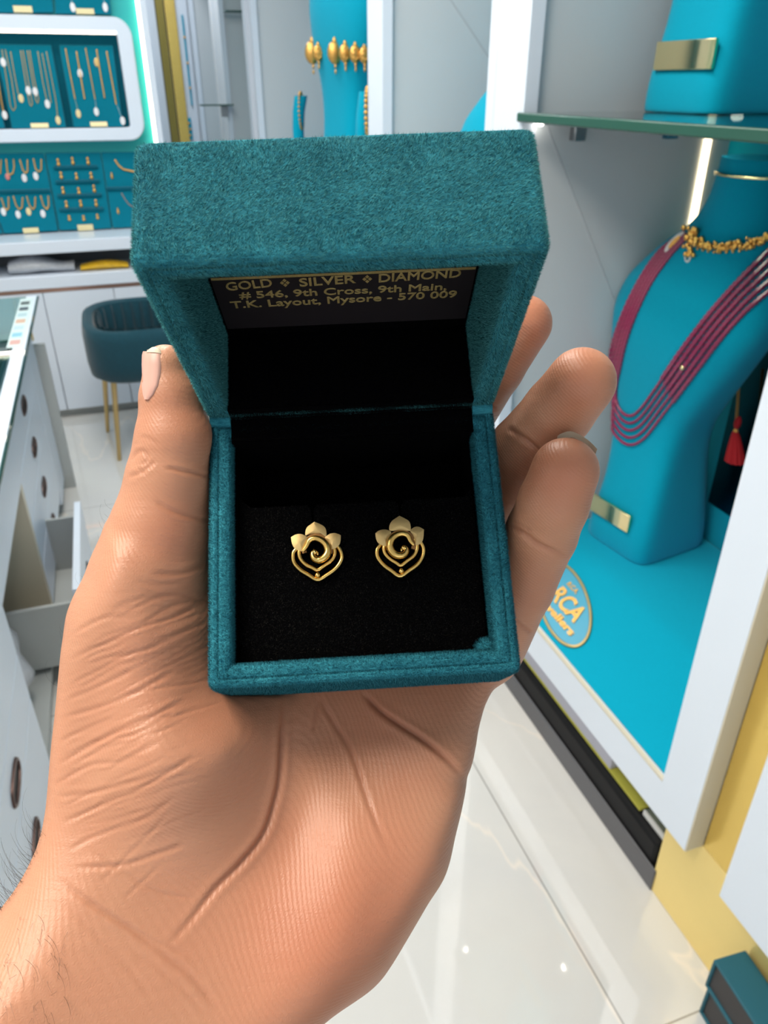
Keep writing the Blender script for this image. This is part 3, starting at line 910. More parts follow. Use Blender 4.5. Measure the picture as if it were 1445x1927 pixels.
for k, (u, v) in enumerate(((1170, 342), (1235, 708))):
    c = cR.at(*z4([(u, v)])[0], 0.006)
    o = MB().ball((0, 0, -0.002), 0.008, 8, 6, 0.8, 0.5, 1.5).ball((0, 0, 0.013), 0.004, 6, 4).build('gold_pendant', M_goldjewel, smooth=60)
    o.location = c
    tag(o, ['upper', 'lower'][k] + ' small gold pendant on the half hidden board', 'pendant')

# ================================================================== LEFT SHOWCASE COUNTER
SX, SD = -0.287, -0.34            # glass edge, drawer fronts
sc = empty('showcase_counter', (SD, 1.8, 0))
tag(sc, 'white showcase counter with a glass top and drawers along the left of the aisle', 'counter')
so = Vector(sc.location)
def spart(name, a, b, mat, bevel=0.0, parent=None, label=None):
    o = MB().box(Vector(a) - so, Vector(b) - so).build(name, mat, parent or sc, bevel=bevel)
    if label: o['label'] = label
    return o
YN, YE, ZG = 0.2, 3.18, 0.80
spart('glass_top', (-1.05, YN, ZG - 0.008), (SX, YE, ZG), M_glass)
spart('glass_edge', (SX - 0.0035, YN, ZG - 0.0078), (SX + 0.0006, YE, ZG - 0.0002), M_glassedge)
spart('top_border', (SX - 0.042, YN, ZG + 0.0002), (SX - 0.006, YE, ZG + 0.0010), M_white, label='pale border strip along the glass')
spart('front_fascia', (SD - 0.008, YN + 0.01, 0.536), (SD + 0.002, 2.116, ZG - 0.009), M_white)
spart('front_fascia', (SD - 0.008, 2.117, 0.688), (SD + 0.002, YE - 0.03, ZG - 0.009), M_white)
spart('tray_floor', (-1.04, YN + 0.01, 0.585), (SD - 0.009, YE - 0.01, 0.60), M_white)
spart('gold_corner_strip', (SD - 0.008, YE - 0.029, 0.64), (SD + 0.004, YE - 0.002, ZG - 0.010), M_goldpanel)
spart('end_panel', (-1.0, YE - 0.03, 0.0), (SX - 0.015, YE - 0.001, 0.62), M_greyp)
spart('rear_panel', (-1.02, YN + 0.02, 0.0), (-1.0, YE - 0.04, 0.534), M_white)
spart('carcass', (-0.99, 2.12, 0.05), (SD - 0.022, YE - 0.035, 0.584), M_greyp)
spart('carcass', (-0.99, YN + 0.02, 0.05), (SD - 0.022, 1.51, 0.530), M_greyp)
spart('partition', (-0.99, 2.085, 0.0), (SD, 2.115, 0.534), M_cream)
spart('compartment_floor', (-0.99, 1.515, 0.03), (SD - 0.01, 2.08, 0.05), M_greyp)
spart('compartment_back', (-0.70, 1.515, 0.05), (-0.68, 2.08, 0.534), M_greyp)
def handle(par, y, z):
    q = par
    n = 18
    ring = [(0.056 * math.copysign(abs(math.cos(a)) ** 0.6, math.cos(a)), 0.021 * math.sin(a)) for a in [2 * math.pi * k / n for k in range(n)]]
    h = MB().tube([Vector((SD + 0.0006, y + a, z + b)) - so for a, b in ring], 0.005, 6, closed=True).build('handle', M_bronze, q, smooth=60, label='dark oval finger pull')
    M = Matrix(((0, 0, 1, SD - so.x + 0.0003), (1, 0, 0, y - so.y), (0, 1, 0, z - so.z), (0, 0, 0, 1)))
    MB().prism(ring, 0.0008, M).build('recess', M_black, h)
for k in range(4):
    z1 = 0.685 - k * 0.145
    d = spart('drawer', (SD - 0.02, 2.12, z1 - 0.142), (SD, 2.90, z1), M_white, 0.0015)
    handle(d, 2.51, z1 - 0.072)
spart('filler_panel', (SD - 0.02, 2.904, 0.05), (SD, 3.145, 0.685), M_white)
for (y0, y1) in ((0.66, 1.51), (0.22, 0.655)):
    for k, (z0, z1) in enumerate(((0.40, 0.53), (0.27, 0.397), (0.05, 0.267))):
        d = spart('drawer', (SD - 0.02, y0, z0), (SD, y1, z1), M_white, 0.0015)
        if k: handle(d, 1.20 if y0 > 0.5 else 0.43, (z0 + z1) / 2 - 0.01)
# the drawer left open
od = spart('drawer', (-0.245, 1.86, 0.06), (-0.225, 2.38, 0.315), M_white, 0.0015, label='drawer standing open')
spart('drawer_side', (-0.55, 1.865, 0.07), (-0.246, 1.877, 0.27), M_greyp, parent=od)
spart('drawer_side', (-0.55, 2.363, 0.07), (-0.246, 2.375, 0.27), M_greyp, parent=od)
spart('drawer_bottom', (-0.55, 1.878, 0.07), (-0.246, 2.362, 0.08), M_greyp, parent=od)
n = 18
ring = [(0.056 * math.copysign(abs(math.cos(a)) ** 0.6, math.cos(a)), 0.021 * math.sin(a)) for a in [2 * math.pi * k / n for k in range(n)]]
MB().prism(ring, 0.002, Matrix(((0, 0, 1, -0.2252 - so.x), (1, 0, 0, 2.12 - so.y), (0, 1, 0, 0.20 - so.z), (0, 0, 0, 1)))).build('handle', M_black, od)
# glowing bars laid on the glass as painted ceiling light reflections
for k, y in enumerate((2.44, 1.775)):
    o = MB().box((-0.98, y - 0.006, 0), (SX - 0.005, y + 0.006, 0.006)).build('light_bar', M_whiteglow, bevel=0.002)
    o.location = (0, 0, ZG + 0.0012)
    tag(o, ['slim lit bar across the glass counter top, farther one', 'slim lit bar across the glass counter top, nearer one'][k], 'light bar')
# printed card strip, trays and cloth under the glass
pc = empty('printed_card', (-0.325, 2.80, ZG + 0.0014)); tag(pc, 'narrow printed card strip lying on the far end of the glass counter', 'card')
MB().box((-0.022, -0.30, 0), (0.022, 0.34, 0.0012)).build('sheet', plain('card_paper', (0.62, 0.74, 0.74), 0.5), pc)
for k in range(7):
    MB().box((-0.016, -0.27 + k * 0.085, 0.0013), (0.014, -0.22 + k * 0.085, 0.0018)).build('print_block', plain('print_%d' % k, [(0.6, 0.35, 0.32), (0.25, 0.5, 0.62), (0.45, 0.6, 0.66), (0.6, 0.4, 0.3), (0.4, 0.55, 0.6), (0.08, 0.1, 0.12), (0.1, 0.12, 0.12)][k], 0.6), pc)
for k, (y0, y1, mt, lab) in enumerate(((2.50, 3.10, plain('olive_cloth', (0.10, 0.12, 0.06), 0.7, vary=0.5, scale=18), 'dark olive jewellery tray inside the far end of the glass counter'), (1.85, 2.40, M_teal, 'teal jewellery tray inside the glass counter between the lit bars'), (1.0, 1.74, M_teal, 'teal jewellery tray inside the near end of the glass counter'))):
    t = empty('jewellery_tray', (-0.62, (y0 + y1) / 2, 0.6005)); tag(t, lab, 'tray')
    hy = (y1 - y0) / 2
    MB().box((-0.28, -hy, 0), (0.26, hy, 0.06)).build('pad', mt, t, bevel=0.004)
    for j in range(4):
        MB().tube([(-0.2 + 0.12 * j + 0.035 * math.cos(a), 0.1 * math.sin(a), 0.065) for a in np.linspace(0, 2 * math.pi, 20, endpoint=False)], 0.004, 6, closed=True).build('bangle', M_goldjewel, t, smooth=60)
# bags in the open compartment
for k, (x, y, z, s_, mt, lab) in enumerate(((-0.50, 1.78, 0.0505, 1.0, M_bag, 'crumpled clear plastic bag in the open counter compartment'), (-0.42, 1.97, 0.0505, 0.55, plain('brown_pouch', (0.35, 0.22, 0.06), 0.5), 'small brown pouch beside the plastic bag in the open compartment'))):
    m = MB()
    rings = []
    for i, tz in enumerate(np.linspace(0, 1, 10)):
        rr = 0.12 * s_ * (math.sin(math.pi * (0.12 + 0.80 * tz)) ** 0.7)
        rings.append([(rr * math.cos(q) * (1 + 0.16 * math.sin(4 * q + 7 * tz)), rr * math.sin(q) * (1 + 0.16 * math.cos(3 * q + 5 * tz)), 0.24 * s_ * tz) for q in [2 * math.pi * j / 18 for j in range(18)]])
    o = m.loft(rings).build('plastic_bag' if k == 0 else 'pouch', mt, smooth=60)
    o.location = (x, y, z)
    tag(o, lab, 'bag' if k == 0 else 'pouch')

# ================================================================== BUSTS
def bust_mesh(mb, hgt=0.90):
    """necklace bust: square flared foot, narrow waist, broad chest with cut-off shoulders, round neck; front faces -y"""
    K = [(z, (l + r) / 2, cy, (r - l) / 2, hy, ex) for z, l, r, cy, hy, ex in (   # height, left, right, fore-and-aft centre, half depth, squareness
        (0.000, -0.104, 0.104, 0.00, 0.116, 7), (0.010, -0.106, 0.106, 0.00, 0.118, 7), (0.06, -0.104, 0.104, 0.0, 0.115, 7), (0.16, -0.098, 0.096, 0.002, 0.100, 6),
        (0.26, -0.108, 0.092, 0.0, 0.085, 5), (0.34, -0.126, 0.104, -0.004, 0.080, 4), (0.42, -0.146, 0.146, -0.012, 0.084, 3.5), (0.50, -0.164, 0.192, -0.020, 0.090, 3),
        (0.57, -0.170, 0.226, -0.022, 0.092, 2.8), (0.63, -0.158, 0.240, -0.014, 0.088, 2.6), (0.68, -0.122, 0.238, 0.0, 0.084, 2.5), (0.715, -0.088, 0.228, 0.008, 0.082, 2.3),
        (0.74, -0.054, 0.214, 0.012, 0.080, 2.2), (0.77, -0.022, 0.196, 0.014, 0.078, 2.1), (0.81, 0.002, 0.184, 0.014, 0.077, 2), (0.86, 0.014, 0.178, 0.014, 0.075, 2), (0.885, 0.016, 0.177, 0.014, 0.074, 2),
        (0.888, 0.019, 0.174, 0.014, 0.071, 2), (0.880, 0.040, 0.153, 0.014, 0.055, 2))]
    # smooth interpolation between the key sections
    zs = np.array([k[0] for k in K])
    rings = []
    ts = np.linspace(0, len(K) - 1, 70)
    for t in ts:
        i = min(int(t), len(K) - 2); f = t - i
        p0_, p1_, p2_, p3_ = [np.array(K[min(max(j, 0), len(K) - 1)]) for j in (i - 1, i, i + 1, i + 2)]
        q = 0.5 * ((2 * p1_) + (-p0_ + p2_) * f + (2 * p0_ - 5 * p1_ + 4 * p2_ - p3_) * f * f + (-p0_ + 3 * p1_ - 3 * p2_ + p3_) * f ** 3)
        z, cx, cy, hx, hy, ex = q
        rg = []
        for k in range(56):
            a = 2 * math.pi * k / 56
            c, s_ = math.cos(a), math.sin(a)
            r = 1 / ((abs(c) ** ex + abs(s_) ** ex) ** (1 / ex))
            rg.append((cx + hx * r * c, cy + hy * r * s_, max(0, z) * hgt / 0.888))
        rings.append(rg)
    return mb.loft(rings)


bust0 = empty('jewellery_bust', (1.215, 1.405, PZ + 0.001), math.radians(-90 + 9))
tag(bust0, 'teal suede bust wearing the ruby bead necklace, standing on the teal plinth', 'bust')
bb = bust_mesh(MB(), 0.922).build('torso', M_teal, bust0, smooth=60)
bpy.context.view_layer.update()
pm = MB().box((-0.092, -0.1205, 0.072), (0.048, -0.112, 0.120)).build('name_plate', M_brass, bust0, bevel=0.001, label='mirror brass plate')


def bust_copy(loc, rz, scale, label):
    c = copy_tree(bust0)
    c.location = loc
    c.rotation_euler = (0, 0, rz)
    c.scale = (scale,) * 3
    tag(c, label, 'bust')
    return c


bU = bust_copy((1.19, 1.40, SZ + 0.001), math.radians(-90 + 4), 1.0, 'teal suede bust standing on the glass shelf, only its foot and gold plate showing')
for c in bU.children:
    if c.name.startswith('name_plate'): c.location.x = 0.030; c.scale.x = 1.1
bC = bust_copy((1.115, 2.12, 0.75), math.radians(-75), 1.0, 'teal bust in the next cabinet, mostly hidden behind the white post')
bD = bust_copy((1.07, 3.42, 1.02), math.radians(-75), 1.3, 'teal bust wearing a gold waist belt in the farther cabinet')


def shelf_under(o, z, y0, y1, label):
    t = MB().box((XF + 0.032, y0, z - 0.02), (XB - 0.002, y1, z - 0.001)).build('display_shelf', M_teal)
    tag(t, label, 'shelf')


shelf_under(bC, 0.75, 1.74, 2.41, 'teal shelf under the mostly hidden bust')
shelf_under(bD, 1.02, 2.60, 4.38, 'teal shelf under the waist belt bust')
bpy.context.view_layer.update()


def bvh_of(o):
    me = o.data
    M = o.matrix_world
    return BVHTree.FromPolygons([M @ v.co for v in me.vertices], [tuple(p.vertices) for p in me.polygons])


BV = bvh_of(bb)


def on_bust(u, v, lift=0.002, bv=None):
    d = ray(u, v)
    bv = bv or BV
    h = bv.ray_cast(CAM, d.normalized())
    if h[0] is None:                                       # just past the edge: take the nearest place on the cloth
        best = min((bv.find_nearest(CAM + d * t) for t in np.linspace(1.1, 3.8, 90)), key=lambda q: q[3])
        return best[0] + best[1] * lift
    return h[0] + h[1] * lift


def smooth_path(pts, n):
    P = np.array(pts, float)
    t = np.linspace(0, len(P) - 1, n)
    out = []
    for x in t:
        i = min(int(x), len(P) - 2); f = x - i
        a, b, c, d = [P[min(max(j, 0), len(P) - 1)] for j in (i - 1, i, i + 1, i + 2)]
        out.append(0.5 * (2 * b + (c - a) * f + (2 * a - 5 * b + 4 * c - d) * f * f + (3 * b - a - 3 * c + d) * f ** 3))
    return out


# ruby necklace: five bead strings
OUT = [(1290, 437), (1240, 478), (1196, 545), (1162, 625), (1146, 700), (1142, 770), (1156, 812), (1182, 836), (1212, 826), (1250, 778), (1300, 712), (1350, 645), (1400, 588), (1450, 545)]
INN = [(1297, 446), (1262, 482), (1222, 540), (1186, 620), (1168, 690), (1160, 745), (1170, 772), (1186, 782), (1204, 772), (1232, 735), (1280, 664), (1330, 598), (1385, 535), (1450, 468)]
rn = empty('bead_necklace', on_bust(1185, 830))
tag(rn, 'five-string ruby red bead necklace draped over the teal bust', 'necklace')
ro = Vector(rn.location)
So, Si = [[on_bust(u, v, 0.0035) - ro for u, v in smooth_path(pth, 210)] for pth in (OUT, INN)]
for k in range(5):
    f = k / 4
    path = [(a[0] + (b[0] - a[0]) * f, a[1] + (b[1] - a[1]) * f) for a, b in zip(OUT, INN)]
    pp = [on_bust(u, v, 0.0035) - ro for u, v in smooth_path(path, 210)]
    rad = [min(0.0062, max(0.0026, (a - b).length / 8 * 1.08)) for a, b in zip(So, Si)]
    rad = [sum(rad[max(0, i - 8):i + 9]) / len(rad[max(0, i - 8):i + 9]) for i in range(len(rad))]
    rad = [r_ if i < 88 or i > 150 else min(r_, 0.0040) for i, r_ in enumerate(rad)]
    MB().tube(pp, [r_ if i % 2 else r_ * 0.72 for i, r_ in enumerate(rad)], 7).build('bead_string', M_ruby, rn, smooth=80)
m = MB()
for (u, v) in ((1288, 690), (1156, 742)):
    m.ball(on_bust(u, v, 0.007) - ro, 0.0058, 10, 8)
m.build('gold_bead', M_brass, rn, smooth=80, label='shiny pale gold spacer beads')
ca, cb = on_bust(1255, 476, 0.006), on_bust(1292, 438, 0.006)
ax = (cb - ca); ax2 = ax.normalized().cross((CAM - ca).normalized()).normalized()
nn_ = ax2.cross(ax.normalized())
for nm, s_, h, mt in (('clasp', 1.0, 0.003, M_paper), ('clasp_inlay', 0.6, 0.0045, M_goldjewel)):
    c = (ca + cb) / 2 - ro
    ring = [c + ax * (0.5 * s_ * math.cos(q)) + ax2 * (0.0085 * s_ * math.sin(q)) for q in [2 * math.pi * j / 24 for j in range(24)]]
    sg = 1 if nn_.dot(CAM - ca) > 0 else -1
    MB().loft([[p for p in ring], [p + nn_ * sg * h for p in ring]]).build(nm, mt, rn, bevel=0.0008)

# antique gold necklace round the base of the neck
gn = empty('gold_necklace', on_bust(1345, 465))
tag(gn, 'knobbly antique gold necklace of small clusters round the teal bust neck', 'necklace')
go = Vector(gn.location)
path = smooth_path([(1302, 440), (1322, 458), (1345, 464), (1372, 464), (1400, 461), (1430, 452), (1462, 436)], 15)
cl = None
for i, (u, v) in enumerate(path):
    p = on_bust(u, v, 0.006) - go
    m = MB()
    s_ = 1.25 if i < 3 else 1.0
    for q in range(9):
        m.ball(p + Vector(rng.normal(0, 0.0042 * s_, 3)), 0.0042 * s_ * (0.7 + 0.5 * rng.random()), 7, 5)
    m.ball(p + Vector((0, 0, -0.011 * s_)), 0.003, 6, 4)
    m.build('cluster', M_goldjewel, gn, smooth=70)
m = MB()
for q in range(34):
    f = rng.random()
    u, v = 1310 - 12 * f + rng.normal(0, 6), 432 + 52 * f
    p = on_bust(u, v, 0.006 + 0.006 * rng.random()) - go
    m.ball(p, 0.0035 + 0.0025 * rng.random(), 7, 5)
m.build('side_pendant', M_goldjewel, gn, smooth=70)
p = on_bust(1297, 482, 0.004) - go
MB().tube([p + Vector((0, -0.008 * math.cos(a), 0.012 * math.sin(a))) for a in np.linspace(math.pi, 2 * math.pi, 12)], 0.0022, 6).build('pearl_rim', M_paper, gn, smooth=70)

# thin gold choker lying round the rim of the neck
M = bust0.matrix_world
ck = MB().tube([M @ Vector((0.0965 + 0.0850 * math.cos(a), 0.014 + 0.0785 * math.sin(a), 0.892)) - (M @ Vector((0, 0, 0.87))) for a in np.linspace(0, 2 * math.pi, 60, endpoint=False)], 0.0030, 8, closed=True).build('gold_choker', M_brass, smooth=70)
ck.location = M @ Vector((0, 0, 0.87))
tag(ck, 'plain thin gold choker ring round the top of the bust neck', 'choker')

# red tassel on a gold cord hanging behind the bust
tp = onX(1385, 760, 1.335)
ts = empty('tasselled_cord', tp)
tag(ts, 'gold cord with a red thread tassel hanging behind the bust waist', 'tassel')
b0 = onX(1383, 868, 1.335) - tp; b1 = onX(1384, 812, 1.335) - tp
MB().tube([onX(1392, 700, 1.335) - tp, onX(1388, 760, 1.335) - tp, b1], 0.0035, 8).build('cord', plain('orange_cord', (0.42, 0.20, 0.05), 0.6), ts, smooth=60)
MB().ball(b1 + Vector((0, 0, 0.022)), 0.0085, 8, 6, 1, 1, 2.0).build('bead', M_red, ts, smooth=60)
MB().ball(b1, 0.006, 8, 6, 1, 1, 1.6).build('cap', M_goldjewel, ts, smooth=60, label='gold bead cap')
m = MB()
rings = []
for i, f in enumerate(np.linspace(0, 1, 8)):
    r = 0.006 + 0.016 * f ** 0.8
    c = b1.lerp(b0, f)
    rings.append([c + Vector((r * math.cos(q) * (1 + 0.12 * (j % 2)), r * math.sin(q) * (1 + 0.12 * (j % 2)), 0)) for j, q in enumerate([2 * math.pi * k / 26 for k in range(26)])])
m.loft(rings).build('fringe', M_red, ts, smooth=20)

# gold waist belt on the far bust
BVD = bvh_of([c for c in bD.children if c.name.startswith('torso')][0])
wb = empty('waist_belt', on_bust(640, 100, 0, BVD))
tag(wb, 'gold waist belt of pointed plates with small drops, round the farther teal bust', 'belt')
wo = Vector(wb.location)
for i, (u, v, s_) in enumerate(((582, 100, 1.45), (603, 99, 1.0), (634, 98, 1.35), (653, 99, 1.1), (671, 100, 1.05), (686, 101, 1.0), (702, 101, 1.0), (717, 100, 1.0))):
    p = on_bust(u, v, 0.010, BVD) - wo
    m = MB()
    m.ball(p, 0.027 * s_, 10, 7, 0.85, 0.55, 1.10)
    m.ball(p + Vector((0, 0, 0.026 * s_)), 0.009 * s_, 7, 5, 0.8, 0.8, 1.5)
    for q in range(8):
        a = 2 * math.pi * q / 8
        m.ball(p + Vector((0.010 * math.cos(a), -0.010, 0.018 * s_ * math.sin(a))), 0.006, 6, 4)
    m.ball(p + Vector((0, -0.004, -0.034 * s_)), 0.007, 6, 4, 0.8, 0.8, 1.3)
    m.ball(p + Vector((0, -0.004, -0.048 * s_)), 0.0055, 6, 4, 0.8, 0.8, 1.7)
    m.build('belt_plate', M_goldjewel, wb, smooth=60)
# two bangle holders beside it
for k, (u, v, y, lab) in enumerate(((558, 180, 3.87, 'small teal stand with a gold bangle left of the waist belt bust'), (682, 172, 2.90, 'small teal stand with beaded gold bangles right of the waist belt bust'))):
    c = onY(u, v, y)
    t = empty('bangle_stand', (c.x, c.y, 1.0195)); tag(t, lab, 'bangle stand')
    hh = c.z - 1.02
    MB().loft([[(r * math.cos(q) + ox, r * math.sin(q), z) for q in [2 * math.pi * j / 20 for j in range(20)]] for r, z, ox in ((0.06, 0, 0), (0.06, 0.012, 0), (0.026, 0.03, 0), (0.026, hh * 0.7, 0), (0.028, hh * 0.85, 0.006), (0.030, hh, 0.02))]).build('post', M_teal, t, smooth=50)
    for s_ in ((0,) if k == 0 else (0, 1)):
        m = MB()
        for q in range(26):
            a = 2 * math.pi * q / 26
            m.ball((0.045 * math.cos(a) * 0.45 + 0.015 + 0.02 * s_, -0.015 + 0.045 * math.cos(a) * 0.9, hh * 0.86 + 0.075 * math.sin(a)), 0.0085 if k else 0.006, 6, 4)
        m.build('bangle', M_goldjewel, t, smooth=60)

# ================================================================== LOW THINGS ON THE FLOOR AT THE RIGHT
ct = empty('black_case', (0.98, 1.4, 0))
tag(ct, 'long black case with a grey lower edge lying in the recess under the cabinet', 'case')
MB().box((0.868 - 0.98, 0.775 - 1.4, 0), (0.874 - 0.98, 0.65, 0.062)).build('front_rail', M_grey, ct, bevel=0.003)
MB().box((0.8745 - 0.98, 0.79 - 1.4, 0.002), (0.25, 0.65, 0.125)).build('body', M_black, ct, bevel=0.012, segs=3)
MB().box((0.875 - 0.98, 0.775 - 1.4, 0.0), (0.2, 0.789 - 1.4, 0.05)).build('foot', M_grey, ct, bevel=0.003)
o = MB().obox((0, 0, 0.003), (0.09, 0.0, 0.0), (0.0, 0.40, 0), (0, 0, 0.003)).build('folder', M_olive, bevel=0.001)
o.location = (0.978, 1.275, 0.1255); tag(o, 'yellow green folder lying on the black case', 'folder')
o = MB().obox((0, 0, 0.022), (0.085, 0, 0), (0, 0.335, 0), (0, 0, 0.022)).build('paper_stack', plain('lilac_paper', (0.52, 0.52, 0.60), 0.7), bevel=0.002)
o.location = (0.974, 1.325, 0.1320); tag(o, 'lilac white stack of paper on the yellow folder', 'paper')
t = empty('leaflet_packet', (0.955, 0.832, 0.1255)); tag(t, 'grey green packet with a white edge at the near end of the black case', 'packet')
MB().box((-0.06, -0.055, 0), (0.09, 0.036, 0.010)).build('sheet', plain('packet_green', (0.20, 0.23, 0.18), 0.5, vary=0.5, scale=40), t)
MB().box((-0.065, -0.06, 0.0), (-0.0605, 0.034, 0.014)).build('white_edge', M_paper, t)

# teal gift boxes stacked on the floor by the gold panel
gb = None
for k in range(2):
    z = 0.082 * (1 - k) + 0.001
    t = empty('gift_box', (0.80 + 0.004 * k, 0.545 - 0.004 * k, z), math.radians(-4))
    tag(t, ['dark teal gift box with black end, uppermost of the stack by the gold panel', 'dark teal gift box with black end, under the upper one by the gold panel'][k], 'box')
    m = MB()
    X1, Y1, H, w_ = 0.066, -0.22, 0.078, 0.006
    m.box((0, Y1, 0), (X1, 0, w_)); m.box((0, Y1, H - w_), (X1, 0, H)); m.box((0, -w_, w_), (X1, 0, H - w_)); m.box((0, Y1, w_), (X1, Y1 + w_, H - w_))
    m.build('sleeve', plain('gift_box_teal', (0.008, 0.10, 0.14), 0.6) if k == 0 else bpy.data.materials['gift_box_teal'], t, bevel=0.002)
    MB().box((0.004, Y1 + w_ + 0.001, w_ + 0.001), (X1 - 0.002, -w_ - 0.001, H - w_ - 0.001)).build('drawer', plain('charcoal_card', (0.035, 0.032, 0.034), 0.6) if k == 0 else bpy.data.materials['charcoal_card'], t)

# ================================================================== THE OPEN VELVET BOX
BR = Matrix(((0.9981, -0.0595, 0.0152), (0.0527, 0.957, 0.2854), (-0.0316, -0.2841, 0.9583)))
BT = Vector((-6.0094, -6.6805, -178.9143)) * 0.001
BOXM = CAM_M @ (Matrix.Translation(BT) @ BR.to_4x4())
mm_ = 0.001
BW, BL_, BH, LH, WALL = 35 * mm_, 32.33 * mm_, 28.4 * mm_, 24.86 * mm_, 5.2 * mm_   # half width, half length, base and lid heights
box = empty('jewellery_box', (0, 0, 0))
box.matrix_world = BOXM
tag(box, 'open teal velvet jewellery box with black lining held in the hand', 'jewellery box')
BINV = BOXM.inverted()


def onbox(u, v, axis, val):
    """pixel -> point in the box's own frame on the plane axis = val"""
    o = BINV @ CAM
    d = BINV.to_3x3() @ ray(u, v)
    return o + d * ((val - o[axis]) / d[axis])


def rr(hw, hl, r, n=5):
    out = []
    for (sx, sy, a0) in ((1, 1, 0), (-1, 1, 90), (-1, -1, 180), (1, -1, 270)):
        for k in range(n + 1):
            a = math.radians(a0 + 90 * k / n)
            out.append((sx * (hw - r) + r * math.cos(a), sy * (hl - r) + r * math.sin(a)))
    return out


def shell(H):
    """walls with a rounded, seamed rim and a closed far plate; rim at z=0, plate at z=-H"""
    prof = [(0.8, -H), (0.15, -H + 0.7), (0, -H + 2), (0, -1.6), (0.25, -0.6), (0.9, -0.05), (1.7, 0.0), (2.1, -0.28), (2.5, 0.05), (3.6, 0.12), (4.5, -0.1), (5.0, -0.6), (5.2, -1.4), (5.2, -H + 4.0)]
    rings = []
    for o, z in prof:
        rings.append([(x, y, z * mm_) for x, y in rr(BW - o * mm_, BL_ - o * mm_, max(1.7 - o * 0.4, 0.35) * mm_)])
    return MB().loft(rings, cap=True)


base = shell(28.4).build('base', M_velvet, box, smooth=60)
LID = Matrix.Translation((0, BL_, 0)) @ Matrix.Rotation(-math.radians(89.9), 4, 'X') @ Matrix.Translation((0, -BL_, 0)) @ Matrix.Diagonal((1, 1, -1, 1))
# the lid closed is the mirror image of a base standing on its rim, then swung open about the hinge edge
mbl = shell(24.86)
mbl.v = [tuple(LID @ Vector(p)) for p in mbl.v]
mbl.f = [tuple(reversed(f)) for f in mbl.f]
lid = mbl.build('lid', M_velvet, box, smooth=60)


def pile(name, parent, mesh_obj, per_mm2, length, width, mat, lay, label=None, jitter=0.6, cull=None, seed=3):
    """short velvet fibres standing on a mesh: thin blades, one object of uncountable pile"""
    r = np.random.default_rng(seed)
    me = mesh_obj.data
    me.calc_loop_triangles()
    co = np.empty(len(me.vertices) * 3); me.vertices.foreach_get('co', co); co = co.reshape(-1, 3)
    tri = np.empty(len(me.loop_triangles) * 3, int); me.loop_triangles.foreach_get('vertices', tri); tri = tri.reshape(-1, 3)
    A, B, C = co[tri[:, 0]], co[tri[:, 1]], co[tri[:, 2]]
    N = np.cross(B - A, C - A); ar = np.linalg.norm(N, axis=1); N = N / np.maximum(ar[:, None], 1e-15); ar *= 0.5
    keep = np.ones(len(tri), bool)
    if cull: keep = cull((A + B + C) / 3, N)
    ar = ar * keep
    n = int(ar.sum() * 1e6 * per_mm2)
    idx = r.choice(len(tri), n, p=ar / ar.sum())
    a, b = r.random(n), r.random(n)
    fl = a + b > 1; a[fl], b[fl] = 1 - a[fl], 1 - b[fl]
    P = A[idx] + (B - A)[idx] * a[:, None] + (C - A)[idx] * b[:, None]
    nn = N[idx]
    # slowly changing lay of the pile
    ph = np.sin(P[:, 0] * 410 + 2 * np.sin(P[:, 1] * 330)) + np.sin(P[:, 2] * 520 + P[:, 1] * 270)
    ly_ = np.array(lay)[None] - nn * (nn @ np.array(lay))[:, None]
    d = nn * (0.55 + 0.25 * r.random((n, 1))) + ly_ * (0.5 + 0.22 * ph[:, None]) + r.normal(0, jitter, (n, 3)) * 0.45
    d /= np.linalg.norm(d, axis=1, keepdims=True)
    L = length * (0.55 + 0.75 * r.random((n, 1)))
    side = np.cross(d, r.normal(0, 1, (n, 3))); side /= np.linalg.norm(side, axis=1, keepdims=True)
    W = width * (0.6 + 0.8 * r.random((n, 1)))
    V = np.empty((n, 3, 3))
    V[:, 0] = P - side * W - nn * length * 0.1
    V[:, 1] = P + side * W - nn * length * 0.1
    V[:, 2] = P + d * L
    m = bpy.data.meshes.new(name)
    m.vertices.add(n * 3); m.vertices.foreach_set('co', V.reshape(-1))
    m.loops.add(n * 3); m.loops.foreach_set('vertex_index', np.arange(n * 3))
    m.polygons.add(n); m.polygons.foreach_set('loop_start', np.arange(n) * 3)
    try: m.polygons.foreach_set('loop_total', np.full(n, 3))
    except Exception: pass
    m.update(calc_edges=True)
    # blades take the shading direction of the cloth below them
    nv = (nn * 0.75 + d * 0.35 + r.normal(0, 0.16, (n, 3))); nv /= np.linalg.norm(nv, axis=1, keepdims=True)
    m.shade_smooth()
    m.normals_split_custom_set_from_vertices(np.repeat(nv, 3, axis=0).tolist())
    m.materials.append(mat)
    o = bpy.data.objects.new(name, m)
    COL.objects.link(o)
    o.parent = parent
    o['kind'] = 'stuff'
    if label: o['label'] = label
    return o


def pile_mat(name, dark, light, rough=0.7, sheen=0.3):
    m, nt, b = nodes(name)
    g = nt.nodes.new('ShaderNodeNewGeometry')
    r = nt.nodes.new('ShaderNodeValToRGB')
    r.color_ramp.elements[0].color = (*dark, 1); r.color_ramp.elements[1].color = (*light, 1)
    r.color_ramp.elements[0].position = 0.15; r.color_ramp.elements[1].position = 1.0
    link(nt, g.outputs['Random Per Island'], r.inputs[0]); link(nt, r.outputs[0], b.inputs['Base Color'])
    b.inputs['Roughness'].default_value = rough
    b.inputs['Specular IOR Level'].default_value = 0.25
    b.inputs['Sheen Weight'].default_value = sheen
    b.inputs['Sheen Tint'].default_value = (*[min(1, c * 2.0) for c in light], 1)
    return m


